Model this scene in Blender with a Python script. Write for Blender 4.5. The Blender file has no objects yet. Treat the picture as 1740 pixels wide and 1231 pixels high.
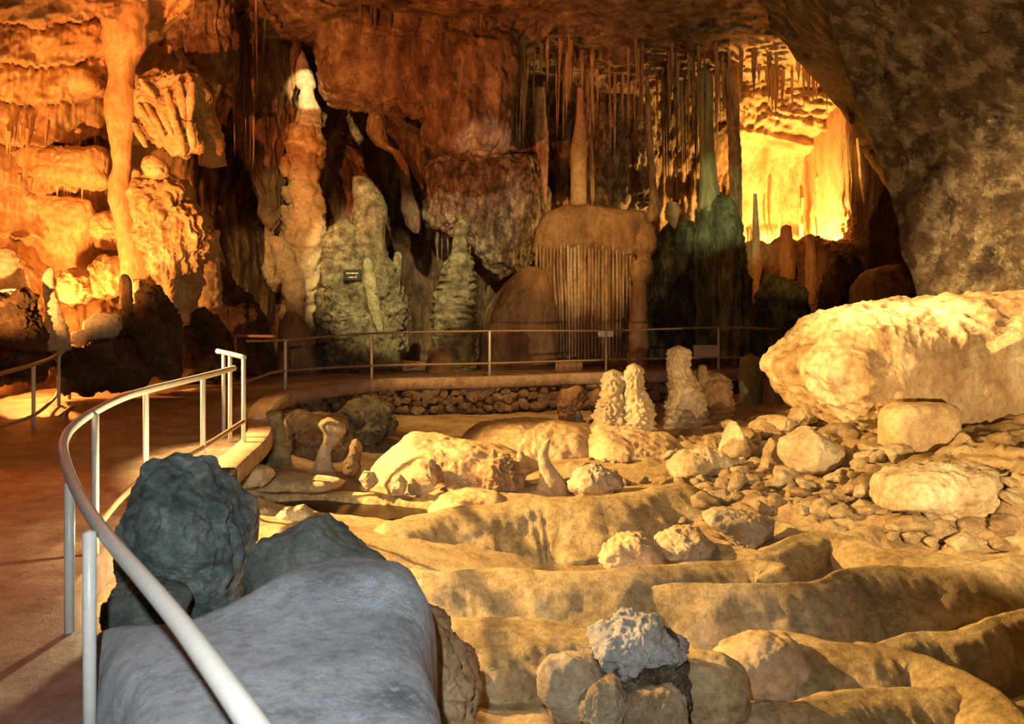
import bpy, math, random
import numpy as np
from mathutils import Vector

scene = bpy.context.scene
COL = scene.collection

# ------------------------------------------------------------------ camera
FPX, CX, HY, CZ = 1450.0, 870.0, 550.0, 2.0      # focal length in pixels, horizon row, eye height
cam_data = bpy.data.cameras.new('camera')
cam = bpy.data.objects.new('camera', cam_data)
COL.objects.link(cam)
cam.location = (0, 0, CZ)
cam.rotation_euler = (math.radians(90), 0, 0)
cam_data.sensor_width = 36
cam_data.lens = FPX / 1740 * 36
cam_data.shift_y = -(615.5 - HY) / 1740
cam_data.clip_end = 200
cam_data.dof.use_dof = True
cam_data.dof.focus_distance = 13
cam_data.dof.aperture_fstop = 5.0
scene.camera = cam

def W(px, py, Y):
    """a point at distance Y along the view axis, for a picture position"""
    return np.array([(px - CX) / FPX * Y, Y, CZ - (py - HY) / FPX * Y])
def Wz(px, py, z):
    return W(px, py, (CZ - z) * FPX / (py - HY))

# ------------------------------------------------------------------ light
scene.view_settings.view_transform = 'Standard'
scene.view_settings.look = 'None'
scene.view_settings.gamma = 1
scene.view_settings.use_curve_mapping = False
scene.view_settings.exposure = 0.0
world = bpy.data.worlds.new('cave_dark')
scene.world = world
world.use_nodes = True
world.node_tree.nodes['Background'].inputs['Color'].default_value = (0.9, 0.5, 0.25, 1)
world.node_tree.nodes['Background'].inputs['Strength'].default_value = 0.03

def lamp(name, loc, power, color, target=None, angle=None, blend=0.6, radius=0.04):
    d = bpy.data.lights.new(name, 'SPOT' if target is not None else 'POINT')
    d.energy = power
    d.color = color
    d.shadow_soft_size = radius
    o = bpy.data.objects.new(name, d)
    COL.objects.link(o)
    o.location = [float(v) for v in loc]
    if target is not None:
        d.spot_size = math.radians(angle)
        d.spot_blend = blend
        o.rotation_euler = (Vector([float(v) for v in target]) - o.location).to_track_quat('-Z', 'Y').to_euler()
    return o

ORANGE = (1.0, 0.36, 0.07)
AMBER = (1.0, 0.56, 0.17)
WARM = (1.0, 0.68, 0.32)
GOLD = (1.0, 0.60, 0.19)
lamp('flood_lamp_left_wall', W(50, 562, 13.35), 600, ORANGE, radius=0.05)
lamp('flood_lamp_left_high', (-6.5, 9.5, 1.8), 3200, ORANGE, (-7.2, 15.5, 5.0), 58)
lamp('flood_lamp_path', (-7.0, 9.5, 3.6), 480, (1, .16, .02), (-4.1, 6.9, .4), 40)
lamp('flood_lamp_basin', (-4.6, 11.0, 6.7), 1500, GOLD, (3.2, 8.2, 0.4), 64, radius=0.05)
lamp('flood_lamp_side', (-7.2, 9.8, 3.8), 12500, GOLD, (2.8, 8.1, .45), 54, .4, radius=0.05)
lamp('fill_lamp_near', (1.9, 1.6, 3.4), 85, GOLD, (2.0, 6.6, -.2), 80)  # added off-frame fill that brightens the near dam faces
lamp('flood_lamp_bank', (-2.25, 6.3, 0.75), 165, WARM, radius=0.04)
lamp('flood_lamp_stone_wall', W(456, 716, 11.9), 80, AMBER)
lamp('flood_lamp_kerb_corner', (-2.4, 10.6, 6.5), 1100, AMBER, (-2.7, 12.2, .5), 26)
lamp('flood_lamp_terrace', (0.4, 11.2, 6.7), 2000, AMBER, (-.2, 15.7, .6), 40)
lamp('flood_lamp_right_wall', (3.6, 4.2, 0.9), 1400, WARM, (5.0, 11, 2.2), 70)
lamp('flood_lamp_leaning_wall', (-.5, 10.8, 6.6), 11000, (1, .61, .23), W(1640, 430, 11), 38)
lamp('flood_lamp_niche', W(1348, 470, 23.2), 2100, (1, .56, .13))
lamp('flood_lamp_candle', (-4.3, 10.5, 6.5), 9000, (1, .66, .24), W(526, 155, 19.6), 6.2, .3)
lamp('flood_lamp_banded', (-4.0, 11.2, 6.6), 1900, AMBER, W(505, 420, 19.6), 24)
lamp('flood_lamp_grey_green', (-2.2, 11.2, 6.7), 4200, (1, .78, .34), W(680, 440, 19.0), 30, .4)
lamp('flood_lamp_frosted', (.2, 11.2, 6.8), 2000, (1, .66, .34), W(815, 350, 21.6), 15)
lamp('flood_lamp_organ', (1.0, 11.2, 6.7), 2000, AMBER, W(985, 400, 19.8), 27)
lamp('flood_lamp_green', (2.6, 11.2, 6.7), 1500, (.92, 1, .46), W(1224, 350, 20.4), 16)
lamp('flood_lamp_niche_front', (3.2, 11.3, 6.8), 1500, ORANGE, W(1340, 455, 21), 13)
lamp('flood_lamp_ceiling', (-6.0, 6.0, 1.2), 6000, (1, .24, .05), W(620, 70, 18), 42)
lamp('camera_flash', (-0.25, -0.1, 2.6), 900, (.86, .94, 1.0), (-.5, 3.9, .7), 68, 1.0)

# ------------------------------------------------------------------ helpers
rng = np.random.default_rng(7)
random.seed(7)
_perm = rng.permutation(256)
_perm = np.concatenate([_perm, _perm, _perm])
_grad = rng.normal(size=(256, 3))
_grad /= np.linalg.norm(_grad, axis=1, keepdims=True)

def perlin(p):
    p = np.asarray(p, float)
    i = np.floor(p).astype(int)
    f = p - i
    u = f * f * f * (f * (f * 6 - 15) + 10)
    i &= 255
    out = 0
    for dx in (0, 1):
        wx = u[:, 0] if dx else 1 - u[:, 0]
        for dy in (0, 1):
            wy = u[:, 1] if dy else 1 - u[:, 1]
            for dz in (0, 1):
                wz = u[:, 2] if dz else 1 - u[:, 2]
                h = _perm[_perm[_perm[(i[:, 0] + dx) & 255] + ((i[:, 1] + dy) & 255)] + ((i[:, 2] + dz) & 255)]
                g = _grad[h & 255]
                out = out + wx * wy * wz * (g[:, 0] * (f[:, 0] - dx) + g[:, 1] * (f[:, 1] - dy) + g[:, 2] * (f[:, 2] - dz))
    return out * 1.5

def fbm(p, o=4, gain=0.5):
    s, a, q = 0, 1.0, np.array(p, float)
    for k in range(o):
        s = s + a * perlin(q + 17.3 * k)
        a *= gain
        q = q * 2.03
    return s

def ridged(p, o=3):
    s, a, q = 0, 1.0, np.array(p, float)
    for k in range(o):
        s = s + a * (1 - 2.2 * np.abs(perlin(q + 9.1 * k)))
        a *= 0.5
        q = q * 2.1
    return s / 1.75

def smooth01(x):
    x = np.clip(x, 0, 1)
    return x * x * (3 - 2 * x)

class RBF:
    def __init__(self, pts, vals, smooth=0.0):
        self.p = np.asarray(pts, float)
        self.s = np.std(self.p, axis=0).max()
        q = self.p / self.s
        n = len(q)
        A = self.k(np.linalg.norm(q[:, None] - q[None], axis=2)) + np.eye(n) * smooth
        P = np.c_[np.ones(n), q]
        M = np.block([[A, P], [P.T, np.zeros((3, 3))]])
        self.w = np.linalg.solve(M, np.r_[vals, 0, 0, 0])
    @staticmethod
    def k(r):
        return r                                    # biharmonic in 1D sense: no overshoot
    def __call__(self, x, y):
        q = np.c_[np.ravel(x), np.ravel(y)] / self.s
        n = len(self.p)
        out = self.w[n] + q @ self.w[n + 1:]
        pp = self.p / self.s
        for j in range(n):
            out += self.w[j] * np.hypot(q[:, 0] - pp[j, 0], q[:, 1] - pp[j, 1])
        return out

def grid_faces(nu, nv, wrap=False):
    """vertices indexed [i*nv + j]; wrap closes the j direction"""
    i, j = np.meshgrid(np.arange(nu - 1), np.arange(nv if wrap else nv - 1), indexing='ij')
    j2 = (j + 1) % nv
    return np.stack([i * nv + j, i * nv + j2, (i + 1) * nv + j2, (i + 1) * nv + j], -1).reshape(-1, 4)

def make_mesh(name, V, faces, mat, smooth=True, flip=False):
    V = np.asarray(V, float)
    me = bpy.data.meshes.new(name)
    if isinstance(faces, np.ndarray):
        if flip:
            faces = faces[:, ::-1]
        k = faces.shape[1]
        me.vertices.add(len(V))
        me.vertices.foreach_set('co', V.ravel())
        me.loops.add(faces.size)
        me.loops.foreach_set('vertex_index', faces.ravel().astype(np.int32))
        me.polygons.add(len(faces))
        me.polygons.foreach_set('loop_start', (np.arange(len(faces)) * k).astype(np.int32))
        me.polygons.foreach_set('use_smooth', np.full(len(faces), smooth))
        me.update(calc_edges=True)
    else:
        me.from_pydata(V.tolist(), [], [list(f) for f in faces])
        for p in me.polygons:
            p.use_smooth = smooth
    me.validate()
    if mat is not None:
        me.materials.append(mat)
    return me

def tag(o, label=None, cat=None, group=None, kind=None):
    if label: o['label'] = label
    if cat: o['category'] = cat
    if group: o['group'] = group
    if kind: o['kind'] = kind
    return o

def add_obj(name, V, faces, mat, parent=None, origin=None, smooth=True, flip=False):
    """one mesh object; V in world space; origin = its base point"""
    V = np.asarray(V, float)
    if origin is None:
        if parent is not None:
            origin = np.zeros(3)
        else:
            origin = np.array([V[:, 0].mean(), V[:, 1].mean(), V[:, 2].min()])
    org = np.asarray(origin, float)
    off = np.array(parent['_o']) if parent is not None else np.zeros(3)
    if parent is not None:
        org = np.array([V[:, 0].mean(), V[:, 1].mean(), V[:, 2].min()])
    me = make_mesh(name, V - org, faces, mat, smooth, flip)
    o = bpy.data.objects.new(name, me)
    COL.objects.link(o)
    o.location = org - off
    if parent is not None:
        o.parent = parent
    o['_o'] = [float(v) for v in org]
    return o

def empty(name, loc, label, cat, group=None):
    o = bpy.data.objects.new(name, None)
    COL.objects.link(o)
    o.location = [float(v) for v in loc]
    o.empty_display_size = 0.2
    o['_o'] = [float(v) for v in loc]
    return tag(o, label, cat, group)

def catmull(pts, n):
    pts = np.asarray(pts, float)
    if len(pts) == 2:
        t = np.linspace(0, 1, n)[:, None]
        return pts[0] * (1 - t) + pts[1] * t
    P = np.vstack([2 * pts[0] - pts[1], pts, 2 * pts[-1] - pts[-2]])
    m = len(pts) - 1
    t = np.linspace(0, m, n)
    k = np.minimum(t.astype(int), m - 1)
    f = (t - k)[:, None]
    a, b, c, d = P[k], P[k + 1], P[k + 2], P[k + 3]
    return 0.5 * (2 * b + (c - a) * f + (2 * a - 5 * b + 4 * c - d) * f ** 2 + (3 * b - a - 3 * c + d) * f ** 3)

def tube(name, pts, r, mat, parent, n=None, seg=14, spline=True):
    pts = np.asarray(pts, float)
    c = catmull(pts, n or max(2, 10 * len(pts))) if spline and len(pts) > 2 else pts
    T = np.gradient(c, axis=0)
    T /= np.linalg.norm(T, axis=1, keepdims=True)
    up = np.array([0, 0, 1.0]) if abs(T[:, 2]).max() < 0.9 else np.array([0, 1.0, 0])
    A = np.cross(T, up); A /= np.linalg.norm(A, axis=1, keepdims=True)
    B = np.cross(T, A)
    th = np.arange(seg) / seg * 2 * np.pi
    V = c[:, None] + r * (np.cos(th)[None, :, None] * A[:, None] + np.sin(th)[None, :, None] * B[:, None])
    N = len(c)
    V = np.vstack([V.reshape(-1, 3), c[:1] - T[:1] * r * .4, c[-1:] + T[-1:] * r * .4])
    F = grid_faces(N, seg, True).tolist()
    for j in range(seg):
        F.append((N * seg, (j + 1) % seg, j))
        F.append((N * seg + 1, (N - 1) * seg + j, (N - 1) * seg + (j + 1) % seg))
    return add_obj(name, V, F, mat, parent)

def box(name, c, size, mat, parent=None, rz=0.0, rx=0.0, bevel=0.0):
    """a box with chamfered vertical and horizontal edges, centre c"""
    import bmesh
    from mathutils import Matrix
    bm = bmesh.new()
    bmesh.ops.create_cube(bm, size=1)
    bmesh.ops.scale(bm, vec=size, verts=bm.verts)
    if bevel:
        bmesh.ops.bevel(bm, geom=bm.edges[:], offset=bevel, segments=1, affect='EDGES')
    M = Matrix.Translation([float(v) for v in c]) @ Matrix.Rotation(rz, 4, 'Z') @ Matrix.Rotation(rx, 4, 'X')
    bmesh.ops.transform(bm, matrix=M, verts=bm.verts)
    V = np.array([v.co[:] for v in bm.verts]); F = [[v.index for v in f.verts] for f in bm.faces]
    bm.free()
    return add_obj(name, V, F, mat, parent, smooth=False)

# --- natural shapes
def outline_radius(poly, c, th):
    poly = np.asarray(poly, float)
    a, b = poly, np.roll(poly, -1, axis=0)
    R = np.zeros(len(th))
    for k, t in enumerate(th):
        d = np.array([math.cos(t), math.sin(t)])
        e = b - a
        den = d[0] * e[:, 1] - d[1] * e[:, 0]
        den = np.where(abs(den) < 1e-9, 1e-9, den)
        q = a - c
        s = (q[:, 0] * e[:, 1] - q[:, 1] * e[:, 0]) / den
        u = (q[:, 0] * d[1] - q[:, 1] * d[0]) / den
        ok = (s > 0) & (u >= -1e-6) & (u <= 1 + 1e-6)
        R[k] = s[ok].max() if ok.any() else 0.01
    return R

def rock_solid(name, outline, frame, thick, mat, parent=None, seed=0, res=(96, 48), e=(0.75, 0.9),
               amp=0.03, freq=3.0, octs=5, flute=0.0, ffreq=6.0, fstretch=0.12, strata=0.0, sfreq=8.0,
               facets=0, facet_d=0.78, center=None, soften=1, post=None):
    """a closed rock: 2-D outline in the plane (u,v) of frame=(o,u,v,w), bulging thick[0] along -w and thick[1] along +w"""
    o, u, v, w = [np.asarray(a, float) for a in frame]
    P = np.asarray(outline, float)
    c = np.asarray(center, float) if center is not None else (P.min(0) + P.max(0)) / 2 * .5 + P.mean(0) * .5
    M, N = res
    th = np.arange(M) / M * 2 * np.pi
    R = outline_radius(P, c, th)
    for _ in range(soften):
        R = .25 * np.roll(R, 1) + .5 * R + .25 * np.roll(R, -1)
    ph = np.linspace(0.02, np.pi - 0.02, N)
    sn, cs = np.sin(ph) ** e[0], np.sign(np.cos(ph)) * np.abs(np.cos(ph)) ** e[1]
    t = np.where(cs > 0, thick[0], thick[1]) * cs
    U = c[0] + sn[:, None] * (R * np.cos(th))[None]
    Vv = c[1] + sn[:, None] * (R * np.sin(th))[None]
    X = o + U[..., None] * u + Vv[..., None] * v - t[:, None, None] * w
    X = X.reshape(-1, 3)
    ctr = o + c[0] * u + c[1] * v
    rr = np.random.default_rng(seed + 100)
    size = max(np.ptp(X, axis=0))
    if facets:
        for k in range(facets):
            n = rr.normal(size=3); n /= np.linalg.norm(n)
            ext = ((X - ctr) @ n).max()
            d = (X - ctr) @ n - ext * rr.uniform(facet_d, facet_d + .16)
            X = X - np.where(d > 0, d * .93, 0)[:, None] * n
    q = X.reshape(N, M, 3)
    n = np.cross(np.roll(q, -1, 1) - np.roll(q, 1, 1), np.gradient(q, axis=0)).reshape(-1, 3)
    n /= np.linalg.norm(n, axis=1, keepdims=True) + 1e-9
    if ((X - ctr) * n).sum() < 0:
        n = -n
    sd = seed * 3.71
    D = amp * fbm(X * freq + sd, octs)
    D = D + .55 * amp * ridged(X * freq * 3.1 + sd + 3, 4) - .2 * amp
    if flute:
        D = D + flute * ridged(X * np.array([ffreq, ffreq, ffreq * fstretch]) + sd, 3)
    if strata:
        D = D + strata * ridged(X * np.array([sfreq * .22, sfreq * .22, sfreq]) + fbm(X * 1.2, 2)[:, None] * .4 + sd, 2)
    X = X + n * D[:, None]
    if post is not None:
        X = post(X)
    V = np.vstack([X, X[:M].mean(0, keepdims=True), X[-M:].mean(0, keepdims=True)])
    F = grid_faces(N, M, True).tolist()
    k = N * M
    F += [(k, (j + 1) % M, j) for j in range(M)] + [(k + 1, (N - 1) * M + j, (N - 1) * M + (j + 1) % M) for j in range(M)]
    if np.dot(np.cross(u, v), w) < 0:
        F = [f[::-1] for f in F]
    return add_obj(name, V, F, mat, parent)

def boulder(name, poly_px, Y, thick, mat, label=None, cat=None, group=None, parent=None, **kw):
    """upright rock standing at distance Y whose front outline is given by picture positions"""
    P = [((px - CX) / FPX * Y, CZ - (py - HY) / FPX * Y) for px, py in poly_px]
    if not isinstance(thick, tuple): thick = (thick, thick)
    o = rock_solid(name, P, ((0, Y, 0), (1, 0, 0), (0, 0, 1), (0, 1, 0)), thick, mat, parent, **kw)
    return tag(o, label, cat, group)

def spire(name, prof, Y, mat, label=None, cat=None, group=None, parent=None, seed=0, seg=52, rows=None, depth=1.0,
          amp=0.10, freq=2.2, flute=0.0, ffreq=9, ledge=0.0, lper=0.25, knob=0.0, kfreq=5.0, hang=False, spline=True):
    """column, stalagmite or stalactite round a curved axis; prof = (px, py, half width px) from top to bottom"""
    pr = np.asarray(prof, float)
    L = abs(pr[-1, 1] - pr[0, 1]) / FPX * Y
    n = rows or int(np.clip(L / 0.035, 32, 130))
    # resample along height
    t = np.r_[0, np.cumsum(np.hypot(np.diff(pr[:, 0]), np.diff(pr[:, 1])))]
    tt = np.linspace(0, t[-1], n)
    px, py, hw = [np.interp(tt, t, pr[:, k]) for k in range(3)]
    if spline:
        ker = np.array([1, 2, 3, 2, 1.]) / 9
        for a in (px, hw):
            a[2:-2] = np.convolve(a, ker, 'valid')
    c = np.stack([(px - CX) / FPX * Y, np.full(n, Y), CZ - (py - HY) / FPX * Y], 1)
    r = hw / FPX * Y
    rm = r.mean()
    th = np.arange(seg) / seg * 2 * np.pi
    dirs = np.stack([np.cos(th), depth * np.sin(th), 0 * th], 1)
    X = c[:, None] + r[:, None, None] * dirs[None]
    Q = X.reshape(-1, 3)
    sd = seed * 5.13 + 2.0
    D = amp * fbm(Q * freq / max(rm, .08) * .5 + sd, 4) + .5 * amp * fbm(Q * 13 + sd, 3)
    if flute:
        D = D + flute * ridged(Q * np.array([ffreq, ffreq, ffreq * .08]) + sd, 2)
    if ledge:
        ph = Q[:, 2] / lper + .55 * fbm(Q * 2.3 + sd, 2)
        s = ph - np.floor(ph)
        D = D + ledge * (np.where(s < .25, s / .25, 1 - (s - .25) / .75) - .5) * (.5 + perlin(Q * 3 + sd + 4))
    if knob:
        D = D + knob * np.abs(perlin(Q * kfreq + sd)) * 2 - knob * .4
    rad = np.repeat(r, seg) * (1 + D)
    rad = np.maximum(rad, .2 * np.repeat(r, seg))
    X = np.repeat(c, seg, 0) + rad[:, None] * np.tile(dirs, (n, 1))
    X[:, 2] += .25 * rm * amp * fbm(Q * 4 + sd + 9, 2)
    dome = r[0] * .45
    V = np.vstack([X, c[:1] + [[0, 0, dome]], c[-1:] - [[0, 0, r[-1] * .3]]])
    F = grid_faces(n, seg, True).tolist()
    k = n * seg
    F += [(k, (j + 1) % seg, j) for j in range(seg)] + [(k + 1, (n - 1) * seg + j, (n - 1) * seg + (j + 1) % seg) for j in range(seg)]
    F = [f[::-1] for f in F]
    o = add_obj(name, V, F, mat, parent)
    return tag(o, label, cat, group)

from mathutils.bvhtree import BVHTree
def surface_Y(o, px, py):
    """distance at which the line of sight through a picture position meets an object"""
    org = Vector(o['_o'])
    t = BVHTree.FromPolygons([v.co + org for v in o.data.vertices], [p.vertices[:] for p in o.data.polygons])
    d = Vector([float(v) for v in W(px, py, 1.0) - np.array([0, 0, CZ])])
    hit = t.ray_cast(Vector((0, 0, CZ)), d.normalized())
    return hit[0].y if hit[0] is not None else None

# ------------------------------------------------------------------ materials
def ramp(nt, stops):
    r = nt.nodes.new('ShaderNodeValToRGB')
    e = r.color_ramp.elements
    while len(e) < len(stops): e.new(0.5)
    for k, (p, c) in enumerate(stops):
        e[k].position = p
        e[k].color = (*c, 1)
    return r

def stone(name, dark, mid, light, scale=1.6, bump=0.5, bscale=9.0, rough=0.6, streak=1.0, patch=None, patch_scale=1.2,
          patch_lo=.55, patch_hi=.68, spec=0.35, speck=None, bdist=0.03):
    m = bpy.data.materials.new(name)
    m.use_nodes = True
    nt = m.node_tree
    b = nt.nodes['Principled BSDF']
    b.inputs['Roughness'].default_value = rough
    b.inputs['Specular IOR Level'].default_value = spec
    g = nt.nodes.new('ShaderNodeNewGeometry')
    mp = nt.nodes.new('ShaderNodeMapping')
    mp.inputs['Scale'].default_value = (1, 1, streak)
    nt.links.new(g.outputs['Position'], mp.inputs['Vector'])
    n1 = nt.nodes.new('ShaderNodeTexNoise')
    n1.inputs['Scale'].default_value = scale
    n1.inputs['Detail'].default_value = 9
    n1.inputs['Roughness'].default_value = 0.68
    nt.links.new(mp.outputs[0], n1.inputs['Vector'])
    r1 = ramp(nt, [(.36, dark), (.5, mid), (.64, light)])
    nt.links.new(n1.outputs['Fac'], r1.inputs['Fac'])
    col = r1.outputs['Color']
    if patch is not None:
        n3 = nt.nodes.new('ShaderNodeTexNoise')
        n3.inputs['Scale'].default_value = patch_scale
        n3.inputs['Detail'].default_value = 8
        n3.inputs['Roughness'].default_value = .66
        nt.links.new(mp.outputs[0], n3.inputs['Vector'])
        r3 = ramp(nt, [(patch_lo, (0, 0, 0)), (patch_hi, (1, 1, 1))])
        nt.links.new(n3.outputs['Fac'], r3.inputs['Fac'])
        mx = nt.nodes.new('ShaderNodeMix'); mx.data_type = 'RGBA'
        nt.links.new(r3.outputs['Color'], mx.inputs['Factor'])
        nt.links.new(col, mx.inputs['A'])
        mx.inputs['B'].default_value = (*patch, 1)
        col = mx.outputs['Result']
    if speck is not None:
        n4 = nt.nodes.new('ShaderNodeTexNoise')
        n4.inputs['Scale'].default_value = 22
        n4.inputs['Detail'].default_value = 4
        nt.links.new(g.outputs['Position'], n4.inputs['Vector'])
        r4 = ramp(nt, [(.52, (0, 0, 0)), (.64, (.75, .75, .75))])
        nt.links.new(n4.outputs['Fac'], r4.inputs['Fac'])
        mx = nt.nodes.new('ShaderNodeMix'); mx.data_type = 'RGBA'
        nt.links.new(r4.outputs['Color'], mx.inputs['Factor'])
        nt.links.new(col, mx.inputs['A'])
        mx.inputs['B'].default_value = (*speck, 1)
        col = mx.outputs['Result']
    n6 = nt.nodes.new('ShaderNodeTexNoise')
    n6.inputs['Scale'].default_value = 16
    n6.inputs['Detail'].default_value = 7
    n6.inputs['Roughness'].default_value = .75
    nt.links.new(mp.outputs[0], n6.inputs['Vector'])
    r6 = ramp(nt, [(.36, (.68, .65, .62)), (.56, (1, 1, 1))])
    nt.links.new(n6.outputs['Fac'], r6.inputs['Fac'])
    mm = nt.nodes.new('ShaderNodeMix'); mm.data_type = 'RGBA'; mm.blend_type = 'MULTIPLY'
    mm.inputs['Factor'].default_value = 1
    nt.links.new(col, mm.inputs['A'])
    nt.links.new(r6.outputs['Color'], mm.inputs['B'])
    nt.links.new(mm.outputs['Result'], b.inputs['Base Color'])
    n2 = nt.nodes.new('ShaderNodeTexNoise')
    n2.inputs['Scale'].default_value = bscale
    n2.inputs['Detail'].default_value = 10
    n2.inputs['Roughness'].default_value = 0.7
    nt.links.new(mp.outputs[0], n2.inputs['Vector'])
    bp = nt.nodes.new('ShaderNodeBump')
    bp.inputs['Strength'].default_value = min(1, bump)
    bp.inputs['Distance'].default_value = bdist * 2.1
    nt.links.new(n2.outputs['Fac'], bp.inputs['Height'])
    n5 = nt.nodes.new('ShaderNodeTexNoise')
    n5.inputs['Scale'].default_value = bscale * 4
    n5.inputs['Detail'].default_value = 6
    n5.inputs['Roughness'].default_value = .75
    nt.links.new(g.outputs['Position'], n5.inputs['Vector'])
    bq = nt.nodes.new('ShaderNodeBump')
    bq.inputs['Strength'].default_value = min(1, bump)
    bq.inputs['Distance'].default_value = bdist * .5
    nt.links.new(n5.outputs['Fac'], bq.inputs['Height'])
    nt.links.new(bp.outputs['Normal'], bq.inputs['Normal'])
    nt.links.new(bq.outputs['Normal'], b.inputs['Normal'])
    return m

def plain(name, col, rough=0.5, metal=0.0, var=0.12, scale=20):
    m = bpy.data.materials.new(name)
    m.use_nodes = True
    nt = m.node_tree
    b = nt.nodes['Principled BSDF']
    b.inputs['Roughness'].default_value = rough
    b.inputs['Metallic'].default_value = metal
    n = nt.nodes.new('ShaderNodeTexNoise')
    n.inputs['Scale'].default_value = scale
    n.inputs['Detail'].default_value = 5
    c = np.array(col)
    r = ramp(nt, [(.3, tuple(c * (1 - var))), (.7, tuple(np.minimum(c * (1 + var), 1)))])
    g = nt.nodes.new('ShaderNodeNewGeometry')
    nt.links.new(g.outputs['Position'], n.inputs['Vector'])
    nt.links.new(n.outputs['Fac'], r.inputs['Fac'])
    nt.links.new(r.outputs['Color'], b.inputs['Base Color'])
    return m

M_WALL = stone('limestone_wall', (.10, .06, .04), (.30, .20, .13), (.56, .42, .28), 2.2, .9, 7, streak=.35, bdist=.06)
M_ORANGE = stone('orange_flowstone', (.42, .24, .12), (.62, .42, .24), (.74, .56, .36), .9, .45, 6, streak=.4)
M_CEIL = stone('ceiling_limestone', (.12, .07, .05), (.26, .16, .10), (.44, .30, .19), 1.6, .8, 8, streak=.25, bdist=.06)
M_FROST = stone('frosted_calcite_wall', (.10, .07, .05), (.28, .21, .15), (.66, .57, .44), 5.5, .9, 9, streak=.45, bdist=.05)
M_RIGHT = stone('mottled_right_wall', (.10, .065, .04), (.22, .15, .09), (.40, .29, .18), 2.2, .8, 8, patch=(.66, .57, .40), patch_scale=3.0, patch_lo=.48, patch_hi=.60, bdist=.06)
M_RMASS = stone('pale_overhang_flowstone', (.34, .20, .10), (.58, .42, .24), (.78, .66, .46), 1.5, .6, 7, streak=.5)
M_FLOOR = stone('cream_basin_floor', (.36, .23, .11), (.55, .39, .20), (.70, .54, .32), 1.8, .55, 12)
M_DAM = stone('rimstone', (.33, .23, .10), (.50, .37, .18), (.64, .50, .28), 2.0, .4, 14)
M_MOUND = stone('smooth_flowstone', (.44, .28, .14), (.60, .43, .24), (.72, .56, .35), 1.2, .35, 9)
M_RUBBLE = stone('broken_limestone', (.34, .22, .11), (.58, .43, .24), (.76, .62, .40), 2.6, .7, 9)
M_CREAM = stone('cream_calcite', (.50, .36, .20), (.68, .54, .34), (.80, .69, .50), 2.6, .6, 10)
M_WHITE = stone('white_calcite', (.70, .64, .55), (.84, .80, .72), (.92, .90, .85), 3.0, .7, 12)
M_GREY = stone('grey_slab', (.20, .23, .25), (.46, .51, .53), (.68, .73, .75), 2.2, .5, 20, speck=(.62, .63, .62), patch=(.66, .70, .72), patch_scale=.8, patch_lo=.45, patch_hi=.62)
M_DKGREEN = stone('dark_green_rock', (.07, .10, .095), (.18, .23, .21), (.42, .47, .40), 3.4, .8, 10, streak=1.6)
M_MOSS = stone('mossy_rock', (.14, .17, .14), (.27, .31, .25), (.40, .44, .36), 3.0, .6, 14)
M_GREENISH = stone('grey_green_calcite', (.12, .10, .06), (.32, .28, .17), (.60, .54, .33), 4.5, .8, 9, bdist=.035)
M_GREEN = stone('algae_green_calcite', (.07, .08, .045), (.21, .23, .13), (.44, .46, .26), 3.6, .9, 9, streak=.4, bdist=.05)
M_DKGREEN2 = stone('dark_olive_drapery', (.035, .035, .022), (.10, .095, .055), (.26, .24, .13), 4.5, .8, 9, streak=.5, bdist=.035)
M_BLUEGREEN = stone('blue_green_calcite', (.07, .11, .10), (.16, .23, .21), (.30, .38, .33), 4, .9, 9)
M_BROWN = stone('brown_flowstone', (.20, .11, .05), (.36, .22, .11), (.50, .34, .18), 1.6, .5, 8, streak=.4)
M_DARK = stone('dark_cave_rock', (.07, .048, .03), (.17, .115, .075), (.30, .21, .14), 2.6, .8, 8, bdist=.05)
M_STAL = stone('stalactite_calcite', (.26, .15, .08), (.46, .31, .18), (.62, .47, .30), 4, .5, 14, streak=.3)
M_WALLSTONE = stone('walling_stone', (.18, .10, .06), (.36, .24, .14), (.56, .42, .25), 3.2, .8, 12)
M_MORTAR = stone('dark_mortar', (.05, .03, .02), (.09, .06, .04), (.14, .09, .06), 6, .6, 16)
M_PATH = stone('worn_concrete_path', (.13, .09, .065), (.24, .17, .13), (.36, .28, .22), 3.0, .35, 20, rough=.42, spec=.5)
M_KERB = stone('concrete_kerb', (.34, .22, .14), (.48, .34, .22), (.58, .44, .30), 3.0, .35, 18)
M_RAIL = plain('pale_painted_pipe', (.62, .60, .52), .38, var=.06)
M_RAILDK = plain('dull_brown_pipe', (.30, .20, .12), .45, var=.15)
M_BLACK = plain('black_plaque', (.012, .014, .013), .4)
M_LETTER = plain('plaque_lettering', (.62, .58, .48), .6)
M_SIGN = plain('white_sign', (.82, .80, .76), .5, var=.04)
M_BOARD = plain('pale_board', (.55, .52, .55), .5, var=.1)
M_WOOD = plain('brown_wood', (.36, .20, .09), .6, var=.25, scale=9)
M_FRAME = plain('dark_frame', (.05, .045, .04), .5)

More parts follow.
